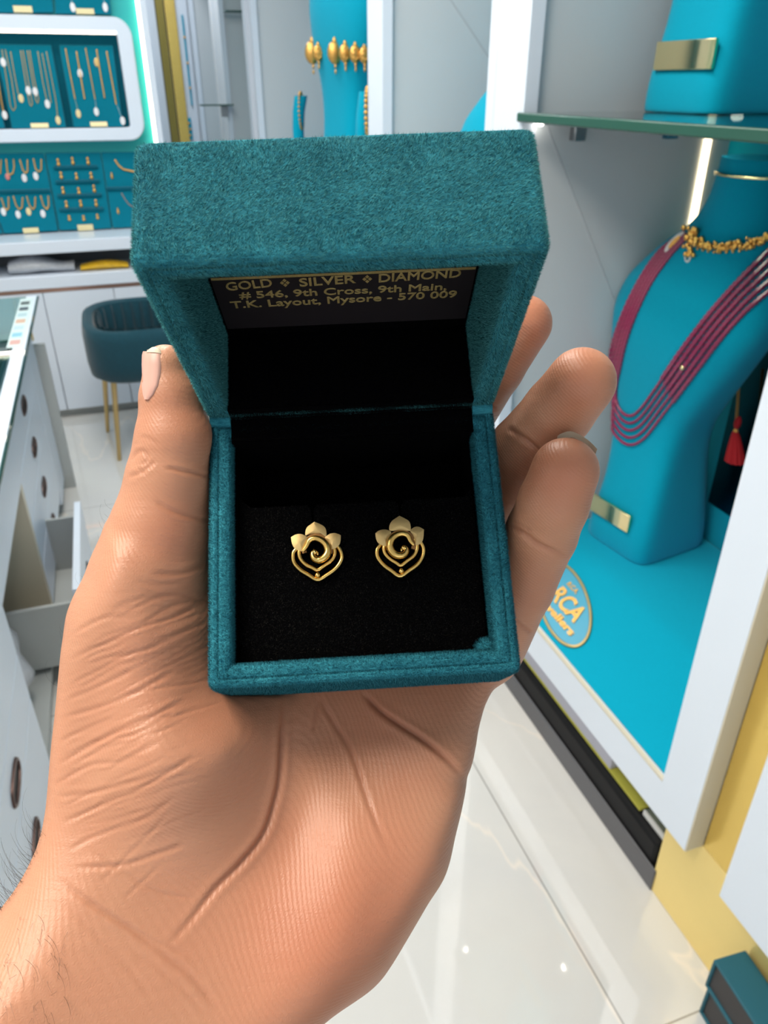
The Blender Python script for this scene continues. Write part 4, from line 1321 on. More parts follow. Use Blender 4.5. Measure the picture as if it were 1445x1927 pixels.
M_pileteal = pile_mat('teal_velvet_fibres', (0.008, 0.130, 0.195), (0.060, 0.370, 0.455), sheen=0.15)
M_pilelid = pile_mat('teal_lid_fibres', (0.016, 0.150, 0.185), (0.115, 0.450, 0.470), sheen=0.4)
M_pileblack = pile_mat('black_velvet_fibres', (0.0012, 0.0011, 0.0011), (0.026, 0.022, 0.017), 0.55, 0.0)
zhid = lambda c, n: (n[:, 2] > -0.6) & (c[:, 2] > -0.024)
pile('velvet_pile', base, base, 60, 0.62 * mm_, 0.030 * mm_, M_pileteal, (0.25, 0.35, 0.0), cull=zhid, seed=3)
pile('velvet_pile', lid, lid, 60, 0.62 * mm_, 0.030 * mm_, M_pilelid, (1.5, 0.12, 0.0), jitter=0.42, cull=lambda c, n: (n[:, 1] < 0.6), seed=4)

# folded cloth closing the hinge at both sides
for sx in (-1, 1):
    MB().tube([Vector((sx * (BW - 0.25 * mm_), BL_, 0)), Vector((sx * (BW - WALL), BL_, 0))], 1.75 * mm_, 14).build('hinge_fold', M_velvet, lid, smooth=60)
# black lining of lid and base
yb = BL_
LT = LH - 4.2 * mm_                                     # inner face of the lid's plate, in y beyond the hinge
m = MB().box((-BW + WALL + 0.0002, yb + 0.3 * mm_, 4.9 * mm_), (BW - WALL - 0.0002, yb + LT, 5.9 * mm_))
m.box((-BW + WALL + 0.0002, yb + LT - 0.7 * mm_, 5.9 * mm_), (BW - WALL - 0.0002, yb + LT, 2 * BL_ - 6 * mm_))
m.build('lid_lining', M_blackv, lid)
m = MB().box((-BW + WALL + 0.0001, -BL_ + WALL + 0.0001, -BH + 4.1 * mm_), (BW - WALL - 0.0001, BL_ - WALL - 0.0001, -BH + 4.9 * mm_))
m.box((-BW + WALL + 0.0001, BL_ - WALL - 0.9 * mm_, -BH + 5 * mm_), (BW - WALL - 0.0001, BL_ - WALL - 0.0002, -0.3 * mm_))
m.box((-BW + WALL + 0.0001, -BL_ + WALL, -BH + 5 * mm_), (-BW + WALL + 0.9 * mm_, BL_ - WALL - 0.001, -3.4 * mm_))
m.box((BW - WALL - 0.9 * mm_, -BL_ + WALL, -BH + 5 * mm_), (BW - WALL - 0.0001, BL_ - WALL - 0.001, -7.0 * mm_))
m.build('base_lining', M_blackv, base)
# a strip of cloth over the hinge
MB().box((-BW + WALL + 0.0001, yb - 5.6 * mm_, -1.2 * mm_), (BW - WALL - 0.0001, yb + 0.6 * mm_, 0.6 * mm_)).build('hinge_strip', M_blackv, lid, bevel=0.4 * mm_)
MB().box((-BW + WALL + 0.0001, yb - 0.4 * mm_, 0.6 * mm_), (BW - WALL - 0.0001, yb + 0.5 * mm_, 5.9 * mm_)).build('hinge_strip', M_blackv, lid, bevel=0.4 * mm_)

# printed card in the lid
cy = yb + LT - 0.8 * mm_
ctop = onbox(640, 512, 1, cy)
cl_, cr_ = onbox(412, 615, 1, cy), onbox(880, 597, 1, cy)
zlow, zhigh = (cl_.z + cr_.z) / 2, onbox(640, 500, 1, cy).z + 8 * mm_
card = MB().box((-BW + WALL + 0.001, cy - 0.5 * mm_, zlow), (BW - WALL - 0.001, cy, zhigh)).build('printed_card', M_card, lid, label='dark card printed in gold')
TY = cy - 0.56 * mm_


def card_text(body, u0, v0, u1, v1, size_px):
    """a line of gold print whose baseline runs between two pixels"""
    a, b = onbox(u0, v0, 1, TY), onbox(u1, v1, 1, TY)
    t = onbox((u0 + u1) / 2, (v0 + v1) / 2 - size_px, 1, TY)
    mid = (a + b) / 2
    capz = t.z - mid.z
    ux = (b - a).normalized()
    M = Matrix(((ux.x, 0, 0, mid.x), (0, 0, -1, TY), (ux.z, 1, 0, mid.z), (0, 0, 0, 1)))
    size = capz / 0.70
    return text_mesh('gold_print', body, size, M_foil, card, M, extrude=0.00002, width=(b - a).length, bold=size * 0.022)


card_text('GOLD', 427, 547, 513, 539, 15)
card_text('SILVER', 563, 539, 669, 532, 15)
card_text('DIAMOND', 712, 531, 866, 521, 15)
card_text('# 546, 9th Cross, 9th Main,', 452, 562, 841, 545, 12.5)
card_text('T.K. Layout, Mysore - 570 009', 436, 580, 859, 559, 12.5)
for (u, v) in ((536, 532), (691, 525)):
    c = onbox(u, v, 1, TY); s_ = 1.1 * mm_; hz = abs(onbox(u, v - 8, 1, TY).z - c.z)
    mb = MB()
    for (dx, dz) in ((0, 0.55), (0, -0.55), (-0.55, 0), (0.55, 0)):
        mb.prism([(c.x + dx * s_ - 0.42 * s_, c.z + dz * hz), (c.x + dx * s_, c.z + dz * hz + 0.42 * hz), (c.x + dx * s_ + 0.42 * s_, c.z + dz * hz), (c.x + dx * s_, c.z + dz * hz - 0.42 * hz)], 0.00005,
                 Matrix(((1, 0, 0, 0), (0, 0, -1, TY), (0, 1, 0, 0), (0, 0, 0, 1))))
    mb.build('gold_print', M_foil, card)
a, b = onbox(386, 527, 1, TY), onbox(897, 503, 1, TY)
zline = onbox(640, 515.5, 1, TY).z
MB().box((-BW + WALL + 0.0012, TY - 0.00005, zline - 0.4 * mm_), (BW - WALL - 0.0012, TY, zline + 0.5 * mm_)).build('gold_print', M_foil, card)

# black velvet pad with two slits at its raised back edge
PZT = -5.2 * mm_
yk = (onbox(520, 952, 2, PZT).y + onbox(840, 938, 2, PZT).y) / 2
sl1, sl2 = onbox(588, 958, 2, PZT), onbox(752, 950, 2, PZT)
xs = [-BW + WALL + 1.2 * mm_, -BW + WALL + 4.5 * mm_]
poly = [(-BW + WALL + 1.0 * mm_, -BL_ + WALL + 0.6 * mm_), (BW - WALL - 1.0 * mm_, -BL_ + WALL + 0.6 * mm_), (BW - WALL - 1.0 * mm_, yk + 2.2 * mm_), (BW - WALL - 3.4 * mm_, yk)]
for s_ in (sl2, sl1):
    dep = 5.2 * mm_
    poly += [(s_.x + 1.3 * mm_, yk), (s_.x + 0.35 * mm_, yk - 1.2 * mm_), (s_.x + 0.25 * mm_, yk - dep), (s_.x - 0.25 * mm_, yk - dep), (s_.x - 0.35 * mm_, yk - 1.2 * mm_), (s_.x - 1.3 * mm_, yk)]
poly += [(-BW + WALL + 4.0 * mm_, yk), (-BW + WALL + 1.0 * mm_, yk + 2.6 * mm_)]
pm = MB().prism(poly, 14 * mm_, Matrix.Translation((0, 0, PZT - 14 * mm_)))
pad = pm.build('pad', M_blackv, base, bevel=0.7 * mm_, segs=3, label='black velvet pad')
flat = MB().prism(poly, 0.05 * mm_, Matrix.Translation((0, 0, PZT - 0.05 * mm_))).build('pad_tmp', None)
pile('velvet_pile', base, flat, 26, 0.6 * mm_, 0.028 * mm_, M_pileblack, (0.1, -0.3, 0.0), cull=lambda c, n: n[:, 2] > 0.5, seed=9)
bpy.data.objects.remove(flat)
# the loose tuft at the front right corner
c = onbox(914, 1222, 2, -6 * mm_)
tf = MB().ball(c + Vector((0.4 * mm_, 0.2 * mm_, 1.2 * mm_)), 3.0 * mm_, 12, 8, 1.05, 0.7, 0.8).build('corner_tuft', M_velvet, base, smooth=60)
pile('tuft_pile', base, tf, 34, 0.9 * mm_, 0.042 * mm_, M_pileteal, (0.2, 0.3, 0.3), seed=12)
# dark fleck of glue at the right of the hinge
bpy.context.view_layer.update()


# ------------------------------------------------------------------ the two earrings
def earring(cu, cv, pts_origin, mirror, label):
    """traced in zoomed pixels (4.817 per photo pixel), laid on the pad"""
    K = 4.817
    ez = PZT + 1.1 * mm_
    root = empty('earring', (0, 0, 0))
    ctr = onbox(cu, cv, 2, ez)
    root.matrix_world = BOXM @ Matrix.Translation(ctr)
    tag(root, label, 'earring', 'pair of gold earrings')

    def q(zu, zv, lift=0.0):
        """zoom pixel -> root frame (mm plane)"""
        p = onbox(520 + zu / K, 950 + zv / K, 2, ez) - ctr
        return Vector((p.x, p.y, lift))
    return root, q


def dome_leaf(mb, outline, h, rim=0.35 * mm_, n=5):
    """closed outline (Vectors, z=0) filled as a slightly domed plate"""
    c = sum(outline, Vector((0, 0, 0))) / len(outline)
    rings = [[p + Vector((0, 0, -0.5 * mm_)) for p in outline], [p for p in outline]]
    for i in range(1, n):
        f = i / n
        rings.append([p.lerp(c, f) + Vector((0, 0, h * math.sin(f * math.pi / 2))) for p in outline])
    mb.loft(rings)


def dense(pts, n=28, closed=False):
    P = [np.array(p, float) for p in pts]
    if closed: P = P + [P[0]]
    return [Vector((*x[:2], x[2] if len(x) > 2 else 0)) for x in smooth_path([tuple(p) for p in P], n)]


def leaf_path(tip, l, bl, br, r_):
    """petal outline through control pixels: tip is a sharp point"""
    side1 = smooth_path([tip, l, bl], 9)
    side2 = smooth_path([br, r_, tip], 9)
    return [tuple(p) for p in side1] + [tuple(p) for p in side2[:-1]]


specs = [
    dict(c=(597, 1037), label='gold flower earring at the left of the black pad, its swirl opening to the left', sw=[(240, 428), (272, 388), (300, 335), (345, 312), (400, 325), (448, 365), (468, 420), (455, 468), (420, 500), (380, 510), (345, 492), (332, 458), (345, 432), (368, 440), (378, 462)],
         beak=[(352, 440), (340, 408)], petals=[[(345, 158), (312, 182), (282, 205), (267, 238), (266, 282), (300, 272), (358, 262), (415, 272), (450, 292), (454, 248), (440, 208), (402, 182)], [(134, 298), (172, 276), (215, 268), (255, 280), (280, 302), (268, 345), (248, 395), (238, 424), (200, 416), (162, 392), (142, 350)], [(585, 280), (540, 262), (496, 264), (458, 284), (442, 302), (468, 332), (488, 370), (500, 406), (542, 394), (574, 360), (583, 320)]], collar=(372, 402, 100, 142),
         outer=[(225, 345), (182, 398), (152, 440), (158, 520), (215, 588), (290, 635), (375, 680), (460, 635), (535, 580), (585, 510), (592, 450), (568, 392), (530, 345)], inner=[(240, 370), (208, 420), (215, 480), (265, 540), (330, 572), (372, 592), (420, 560), (490, 510), (525, 460), (525, 400), (495, 350)], ball=(375, 640)),
    dict(c=(752, 1030), label='gold flower earring at the right of the black pad, its swirl opening to the right', sw=[(1245, 372), (1215, 340), (1190, 292), (1140, 270), (1085, 285), (1042, 325), (1028, 380), (1045, 430), (1080, 462), (1125, 472), (1162, 455), (1178, 420), (1162, 395), (1140, 402), (1130, 428)],
         beak=[(1152, 400), (1156, 372)], petals=[[(1115, 104), (1078, 128), (1046, 152), (1026, 188), (1024, 232), (1058, 240), (1120, 232), (1180, 240), (1214, 236), (1216, 195), (1202, 155), (1166, 130)], [(897, 262), (930, 238), (972, 228), (1012, 234), (1040, 252), (1022, 290), (1008, 335), (1002, 376), (962, 372), (922, 348), (903, 308)], [(1336, 228), (1296, 206), (1258, 204), (1226, 222), (1212, 244), (1238, 280), (1254, 322), (1262, 370), (1300, 358), (1326, 325), (1334, 275)]], collar=(1130, 368, 96, 138),
         outer=[(975, 315), (935, 370), (912, 410), (918, 475), (970, 545), (1045, 600), (1120, 648), (1205, 595), (1280, 540), (1325, 470), (1335, 400), (1312, 345), (1275, 300)], inner=[(1000, 335), (975, 385), (985, 440), (1030, 490), (1090, 528), (1128, 550), (1180, 512), (1240, 465), (1268, 420), (1275, 365), (1250, 310)], ball=(1132, 602))]
for sp in specs:
    root, q = earring(*sp['c'], None, False, sp['label'])
    for pt in sp['petals']:
        mb = MB()
        k_ = len(pt)
        ol = [q(u, v, 0.5 * mm_) for u, v in [tuple(p) for p in smooth_path([*pt, pt[0]], 40)][:-1]]
        if sum((ol[i].x * ol[(i + 1) % len(ol)].y - ol[(i + 1) % len(ol)].x * ol[i].y) for i in range(len(ol))) < 0: ol.reverse()
        dome_leaf(mb, ol, 0.32 * mm_)
        mb.build('petal', M_goldsat, root, smooth=50, label='satin gold petal')
    cu_, cv_, r0_, r1_ = sp['collar']
    arc = np.linspace(math.radians(-18), math.radians(198), 30)
    mb = MB()
    ring = [(cu_ + r_ * math.cos(a_), cv_ - r_ * math.sin(a_)) for r_, aa in ((r1_, arc), (r0_, arc[::-1])) for a_ in aa]
    lo_ = [q(u, v, -0.3 * mm_) for u, v in ring]; hi_ = [q(u, v, 0.42 * mm_) for u, v in ring]
    nr_ = len(ring)
    mb.add(lo_ + hi_, [tuple(nr_ + i for i in (j, j + 1, nr_ - 2 - j, nr_ - 1 - j)) for j in range(29)] + [(i, (i + 1) % nr_, nr_ + (i + 1) % nr_, nr_ + i) for i in range(nr_)])
    mb.build('collar', M_collar, root, label='reddish gold collar round the swirl')
    for nm, rad in (('outer', 0.50), ('inner', 0.50)):
        L = [q(u, v, 0.0) for u, v in smooth_path(sp[nm], 44)]
        k = len(sp[nm]) // 2
        MB().tube(L, rad * mm_, 10).build('frame', M_gold, root, smooth=60)
    S_ = smooth_path(sp['sw'], 60)
    nS = len(S_)
    P = [q(u, v, (0.75 + 0.35 * math.sin(math.pi * i / nS)) * mm_) for i, (u, v) in enumerate(S_)]
    R = [(0.20 + 0.70 * math.sin(math.pi * min(1.0, 0.06 + 0.94 * i / nS)) ** 0.8) * mm_ * (1.0 if i < nS * 0.62 else 0.95) for i in range(nS)]
    MB().tube(P, R, 12).build('swirl', M_gold, root, smooth=70)
    MB().tube([p + Vector((0, 0, 0.42 * mm_)) for p in P[6:40]], 0.16 * mm_, 6).build('swirl_ridge', M_gold, root, smooth=70)
    u, v = sp['beak'][0]; u2, v2 = sp['beak'][1]
    MB().ball(q(u, v, 0.95 * mm_), 0.66 * mm_, 12, 8).tube([q(u, v, 0.9 * mm_), q(u2, v2, 0.8 * mm_)], [0.42 * mm_, 0.05 * mm_], 8).build('bird_head', M_gold, root, smooth=60)
    MB().ball(q(*sp['ball'], 0.30 * mm_), 0.68 * mm_, 12, 8).build('bead', M_gold, root, smooth=60)

# ================================================================== THE HAND
# modelled in millimetres in a frame at the viewer's eye (x right, y up, z towards the viewer), then set at its real place
def nd(u, v, d): return np.array([(u - CX) / F * d, -(v - CY) / F * d, -d])


VOX = 0.85
LO = np.array([-150.0, -165.0, -250.0]); HI = np.array([62.0, 66.0, -126.0])
NX, NY, NZ = [int((HI[i] - LO[i]) / VOX) + 1 for i in range(3)]
gx = LO[0] + VOX * np.arange(NX); gy = LO[1] + VOX * np.arange(NY); gz = LO[2] + VOX * np.arange(NZ)
FLD = np.full((NX, NY, NZ), 60.0, np.float32)


def smin(a, b, k):
    h = np.clip(0.5 + 0.5 * (b - a) / k, 0, 1)
    return b * (1 - h) + a * h - k * h * (1 - h)


def window(lo, hi):
    i0 = [max(0, int((lo[i] - LO[i]) / VOX)) for i in range(3)]
    i1 = [min((NX, NY, NZ)[i], int((hi[i] - LO[i]) / VOX) + 2) for i in range(3)]
    return tuple(slice(a, b) for a, b in zip(i0, i1))


def add_chain(nodes_, k, flat=None):
    """round tapered limb along nodes (point, radius mm)"""
    P = [n[0] for n in nodes_]; R = [n[1] for n in nodes_]
    m = max(R) + 14
    w_ = window(np.min(P, 0) - m, np.max(P, 0) + m)
    X, Y, Z = np.meshgrid(gx[w_[0]], gy[w_[1]], gz[w_[2]], indexing='ij')
    D = np.full(X.shape, 60.0, np.float32)
    for i in range(len(P) - 1):
        a, b = P[i], P[i + 1]
        ab = b - a
        t = ((X - a[0]) * ab[0] + (Y - a[1]) * ab[1] + (Z - a[2]) * ab[2]) / ab.dot(ab)
        t = np.clip(t, 0, 1)
        ts = t * t * (3 - 2 * t) * 0.5 + t * 0.5
        d = np.sqrt((X - a[0] - t * ab[0]) ** 2 + (Y - a[1] - t * ab[1]) ** 2 + (Z - a[2] - t * ab[2]) ** 2) - (R[i] + (R[i + 1] - R[i]) * ts)
        D = smin(D, d, 1.2) if i else d
    FLD[w_] = smin(FLD[w_], D.astype(np.float32), k)


def tps(ctrl):
    """thin plate spline through (x, y, value)"""
    c = np.array(ctrl, float)
    n = len(c)
    def U(r2): return r2 * np.log(np.maximum(r2, 1e-9)) * 0.5
    r2 = ((c[:, None, :2] - c[None, :, :2]) ** 2).sum(-1)
    A = np.zeros((n + 3, n + 3))
    A[:n, :n] = U(r2) + np.eye(n) * 60.0
    A[:n, n] = 1; A[:n, n + 1:] = c[:, :2]; A[n, :n] = 1; A[n + 1:, :n] = c[:, :2].T
    s = np.linalg.solve(A, np.r_[c[:, 2], 0, 0, 0])

    def f(x, y):
        out = s[n] + s[n + 1] * x + s[n + 2] * y
        for i in range(n): out = out + s[i] * U((x - c[i, 0]) ** 2 + (y - c[i, 1]) ** 2)
        return out
    return f


# --- palm, heel and wrist: a rounded slab with the photographed outline; outline points carry the depth of the edge
EDGE = [(392, 1010, 192), (384, 1040, 192), (380, 1058, 192), (386, 1085, 192), (392, 1110, 194), (430, 1075, 206), (470, 1000, 214), (540, 930, 222), (640, 900, 226), (740, 960, 228), (830, 1050, 226), (900, 1130, 222),
        (945, 1190, 214), (962, 1220, 212), (948, 1262, 210), (926, 1296, 208), (912, 1325, 206), (902, 1360, 204), (894, 1395, 202), (884, 1425, 200), (875, 1446, 198), (866, 1456, 197), (869, 1474, 196), (866, 1496, 195), (858, 1525, 194), (846, 1560, 192), (828, 1605, 190), (802, 1658, 187), (765, 1722, 184), (715, 1797, 181),
        (655, 1867, 178), (590, 1927, 175), (510, 1995, 171), (400, 2085, 166), (240, 2220, 160), (60, 2400, 154), (-260, 2140, 150), (-160, 1890, 158), (-70, 1780, 163), (0, 1712, 168), (34, 1668, 171), (58, 1628, 173), (78, 1585, 175), (90, 1548, 177), (99, 1500, 179), (104, 1440, 180),
        (108, 1385, 181), (113, 1330, 182), (118, 1270, 183), (124, 1215, 184), (136, 1160, 185), (152, 1118, 186), (176, 1075, 187), (196, 1030, 188), (208, 985, 189), (300, 960, 190)]
EP = np.array([nd(*e)[:2] for e in EDGE])
# front surface depth
FRONT = [(300, 1060, 176), (250, 1150, 172), (330, 1180, 173), (200, 1260, 173), (330, 1300, 172), (170, 1400, 173), (300, 1420, 165), (420, 1420, 170), (230, 1540, 168), (390, 1560, 171), (470, 1500, 178),
         (545, 1400, 190), (600, 1340, 196), (660, 1420, 192), (560, 1560, 182), (650, 1560, 178), (640, 1700, 170), (760, 1560, 181), (740, 1680, 175), (820, 1500, 187), (830, 1400, 193), (880, 1320, 199), (760, 1330, 196), (500, 1700, 171), (560, 1820, 164),
         (180, 1650, 163), (300, 1700, 165), (60, 1760, 155), (300, 1850, 158), (0, 1900, 146), (430, 1950, 158), (-100, 2050, 140), (200, 2100, 146), (640, 1200, 206), (850, 1150, 210), (520, 1000, 212), (700, 1000, 216), (440, 1180, 200), (400, 1250, 192), (930, 1230, 203)]
FP = [(*nd(*f)[:2], -f[2]) for f in FRONT]
zfront = tps(FP)
hmap = tps([(*nd(u, v, 180)[:2], h) for u, v, h in ((300, 1100, 12), (300, 1400, 17), (200, 1300, 13), (600, 1400, 12), (800, 1450, 12.5), (900, 1250, 9.5), (700, 1650, 16), (500, 1650, 17), (200, 1700, 18), (100, 2000, 21), (400, 1950, 19), (600, 1000, 9.5), (850, 1100, 9))])
X2, Y2 = np.meshgrid(gx, gy, indexing='ij')
inside = np.zeros(X2.shape, bool); dist = np.full(X2.shape, 1e9)
n = len(EP)
for i in range(n):
    a, b = EP[i], EP[(i + 1) % n]
    ab = b - a
    t = np.clip(((X2 - a[0]) * ab[0] + (Y2 - a[1]) * ab[1]) / ab.dot(ab), 0, 1)
    dist = np.minimum(dist, (X2 - a[0] - t * ab[0]) ** 2 + (Y2 - a[1] - t * ab[1]) ** 2)
    cond = ((a[1] > Y2) != (b[1] > Y2)) & (X2 < (b[0] - a[0]) * (Y2 - a[1]) / (b[1] - a[1] + 1e-12) + a[0])
    inside ^= cond
sd = np.sqrt(dist) * np.where(inside, -1, 1)
hh = np.clip(hmap(X2, Y2), 8, 24)
# near the outline the mid surface follows the depth of the edge
ed = tps([(p[0], p[1], -e[2]) for p, e in zip(EP, EDGE)])(X2, Y2)
zc = zfront(X2, Y2) - hh
wt = np.clip(-sd / 15.0, 0, 1); wt = wt * wt * (3 - 2 * wt)
zc = zc * wt + ed * (1 - wt)
rr_ = hh * 0.98
for k0 in range(0, NZ, 32):
    zz_ = gz[None, None, k0:k0 + 32]
    qx = (sd + rr_)[:, :, None]
    # elliptical edge: the rounding reaches further in than the slab is thick
    qz = np.abs(zz_ - zc[:, :, None]) - (hh - rr_)[:, :, None]
    d = np.sqrt(np.maximum(qx, 0) ** 2 + np.maximum(qz, 0) ** 2) + np.minimum(np.maximum(qx, qz), 0) - rr_[:, :, None]
    FLD[:, :, k0:k0 + 32] = np.minimum(FLD[:, :, k0:k0 + 32], d.astype(np.float32))


def N_(u, v, d, rpx): return (nd(u, v, d), rpx * d / F)


# mounds of the palm
add_chain([N_(300, 1230, 190, 120), N_(320, 1420, 192, 165), N_(360, 1530, 190, 130)], 9)
add_chain([N_(800, 1440, 202, 62), N_(745, 1600, 196, 95), N_(640, 1750, 190, 110)], 9)
# thumb, little, ring, middle and index finger
add_chain([N_(313, 692, 184, 44), N_(322, 750, 185, 58), N_(330, 830, 186, 74), N_(320, 905, 187, 81), N_(302, 1000, 188, 93), N_(285, 1085, 189, 110), N_(268, 1165, 190, 128)], 3.0)
add_chain([N_(1063, 887, 178, 64), N_(1040, 950, 182, 66), N_(1018, 1005, 188, 67), N_(972, 1100, 200, 70), N_(908, 1215, 214, 78)], 3.0)
add_chain([N_(1094, 719, 182, 65), N_(1050, 775, 190, 66), N_(985, 850, 203, 67), N_(910, 960, 222, 70), N_(800, 1110, 228, 76)], 1.6)
add_chain([N_(986, 609, 200, 53), N_(930, 692, 207, 55), N_(866, 790, 222, 58), N_(790, 920, 232, 62), N_(720, 1040, 228, 70)], 1.6)
add_chain([N_(760, 640, 222, 46), N_(700, 740, 230, 52), N_(640, 860, 236, 58), N_(590, 1000, 228, 66)], 1.6)

# the flesh gives way round the box: keep clear of its outer walls
bi = np.array(BR.inverted()); bt = np.array(BT) * 1000
w_ = window((-62, -62, -250), (48, 66, -126))
X, Y, Z = np.meshgrid(gx[w_[0]], gy[w_[1]], gz[w_[2]], indexing='ij')
lx = bi[0, 0] * (X - bt[0]) + bi[0, 1] * (Y - bt[1]) + bi[0, 2] * (Z - bt[2])
ly = bi[1, 0] * (X - bt[0]) + bi[1, 1] * (Y - bt[1]) + bi[1, 2] * (Z - bt[2])
lz = bi[2, 0] * (X - bt[0]) + bi[2, 1] * (Y - bt[1]) + bi[2, 2] * (Z - bt[2])
g_ = 0.15


def cbox(x, y, z, cx, cy_, cz, hx, hy, hz):
    qx, qy, qz = np.abs(x - cx) - hx, np.abs(y - cy_) - hy, np.abs(z - cz) - hz
    return np.sqrt(np.maximum(qx, 0) ** 2 + np.maximum(qy, 0) ** 2 + np.maximum(qz, 0) ** 2) + np.minimum(np.maximum(np.maximum(qx, qy), qz), 0)


bd = np.minimum(cbox(lx, ly, lz, 0, 0, -14.2, 35 - 1.5, 32.33 - 1.5, 14.2 - 1.5) - 1.5 - g_,
                cbox(lx, ly, lz, 0, 32.33 + 12.43, 32.33, 35 - 1.5, 12.43 - 1.5, 32.33 - 1.5) - 1.5 - g_)
FLD[w_] = -smin(-FLD[w_], bd.astype(np.float32), 2.0)


def surface_nets(f):
    s = f < 0
    nx, ny, nz = f.shape
    cnt = np.zeros((nx - 1, ny - 1, nz - 1), np.int8)
    for i in (0, 1):
        for j in (0, 1):
            for k in (0, 1):
                cnt += s[i:nx - 1 + i, j:ny - 1 + j, k:nz - 1 + k]
    act = (cnt > 0) & (cnt < 8)
    ids = np.full(act.shape, -1, np.int64)
    cells = np.argwhere(act)
    ids[act] = np.arange(len(cells))
    acc = np.zeros((len(cells), 3)); num = np.zeros(len(cells))
    C = [(i, j, k) for i in (0, 1) for j in (0, 1) for k in (0, 1)]
    for a in C:
        for ax in range(3):
            if a[ax] == 1: continue
            b = list(a); b[ax] = 1
            fa = f[cells[:, 0] + a[0], cells[:, 1] + a[1], cells[:, 2] + a[2]]
            fb = f[cells[:, 0] + b[0], cells[:, 1] + b[1], cells[:, 2] + b[2]]
            cr = (fa < 0) != (fb < 0)
            t = np.where(cr, fa / np.where(cr, fa - fb, 1), 0)
            p = np.tile(np.array(a, float), (len(cells), 1)); p[:, ax] += t
            acc += p * cr[:, None]; num += cr
    V = cells + acc / num[:, None]
    Fq = []
    for ax in range(3):
        o1, o2 = [i for i in range(3) if i != ax]
        sl0 = [slice(None)] * 3; sl1 = [slice(None)] * 3
        sl0[ax] = slice(0, -1); sl1[ax] = slice(1, None)
        e = np.argwhere(s[tuple(sl0)] != s[tuple(sl1)])
        ok = (e[:, o1] > 0) & (e[:, o2] > 0) & (e[:, o1] < f.shape[o1] - 1) & (e[:, o2] < f.shape[o2] - 1)
        e = e[ok]
        q = []
        for d1, d2 in ((0, 0), (-1, 0), (-1, -1), (0, -1)):
            c = e.copy(); c[:, o1] += d1; c[:, o2] += d2
            q.append(ids[c[:, 0], c[:, 1], c[:, 2]])
        q = np.stack(q, 1)
        ins = s[e[:, 0], e[:, 1], e[:, 2]]
        flip = ins if ax != 1 else ~ins
        q[~flip] = q[~flip][:, ::-1]
        Fq.append(q)
    return V, np.concatenate(Fq)


FLD[:, 0, :] = 5; FLD[0, :, :] = 5
V, Q = surface_nets(FLD)
V = LO + VOX * V
del FLD

me = bpy.data.meshes.new('person')
me.from_pydata(V.tolist(), [], Q.tolist())
bm_ = None
import bmesh
bm = bmesh.new(); bm.from_mesh(me)
bmesh.ops.recalc_face_normals(bm, faces=bm.faces)
# keep the largest connected piece only
for _ in range(3):
    bmesh.ops.smooth_vert(bm, verts=bm.verts, factor=0.5, use_axis_x=True, use_axis_y=True, use_axis_z=True)
bm.to_mesh(me); bm.free()
tmp = bpy.data.objects.new('hand_tmp', me); COL.objects.link(tmp)
sb = tmp.modifiers.new('s', 'SUBSURF'); sb.levels = 1; sb.render_levels = 1
dg = bpy.context.evaluated_depsgraph_get(); dg.update()
me2 = bpy.data.meshes.new_from_object(tmp.evaluated_get(dg))
bpy.data.objects.remove(tmp); bpy.data.meshes.remove(me)
me2.name = 'person'
nv = len(me2.vertices)
co = np.empty(nv * 3); me2.vertices.foreach_get('co', co); co = co.reshape(-1, 3)
no = np.empty(nv * 3); me2.vertices.foreach_get('normal', no); no = no.reshape(-1, 3)
U = CX + F * co[:, 0] / -co[:, 2]; Vv = CY - F * co[:, 1] / -co[:, 2]
dep = -co[:, 2]
facing = np.clip((no * -co).sum(1) / np.linalg.norm(co, axis=1) * 3 - 0.1, 0, 1)

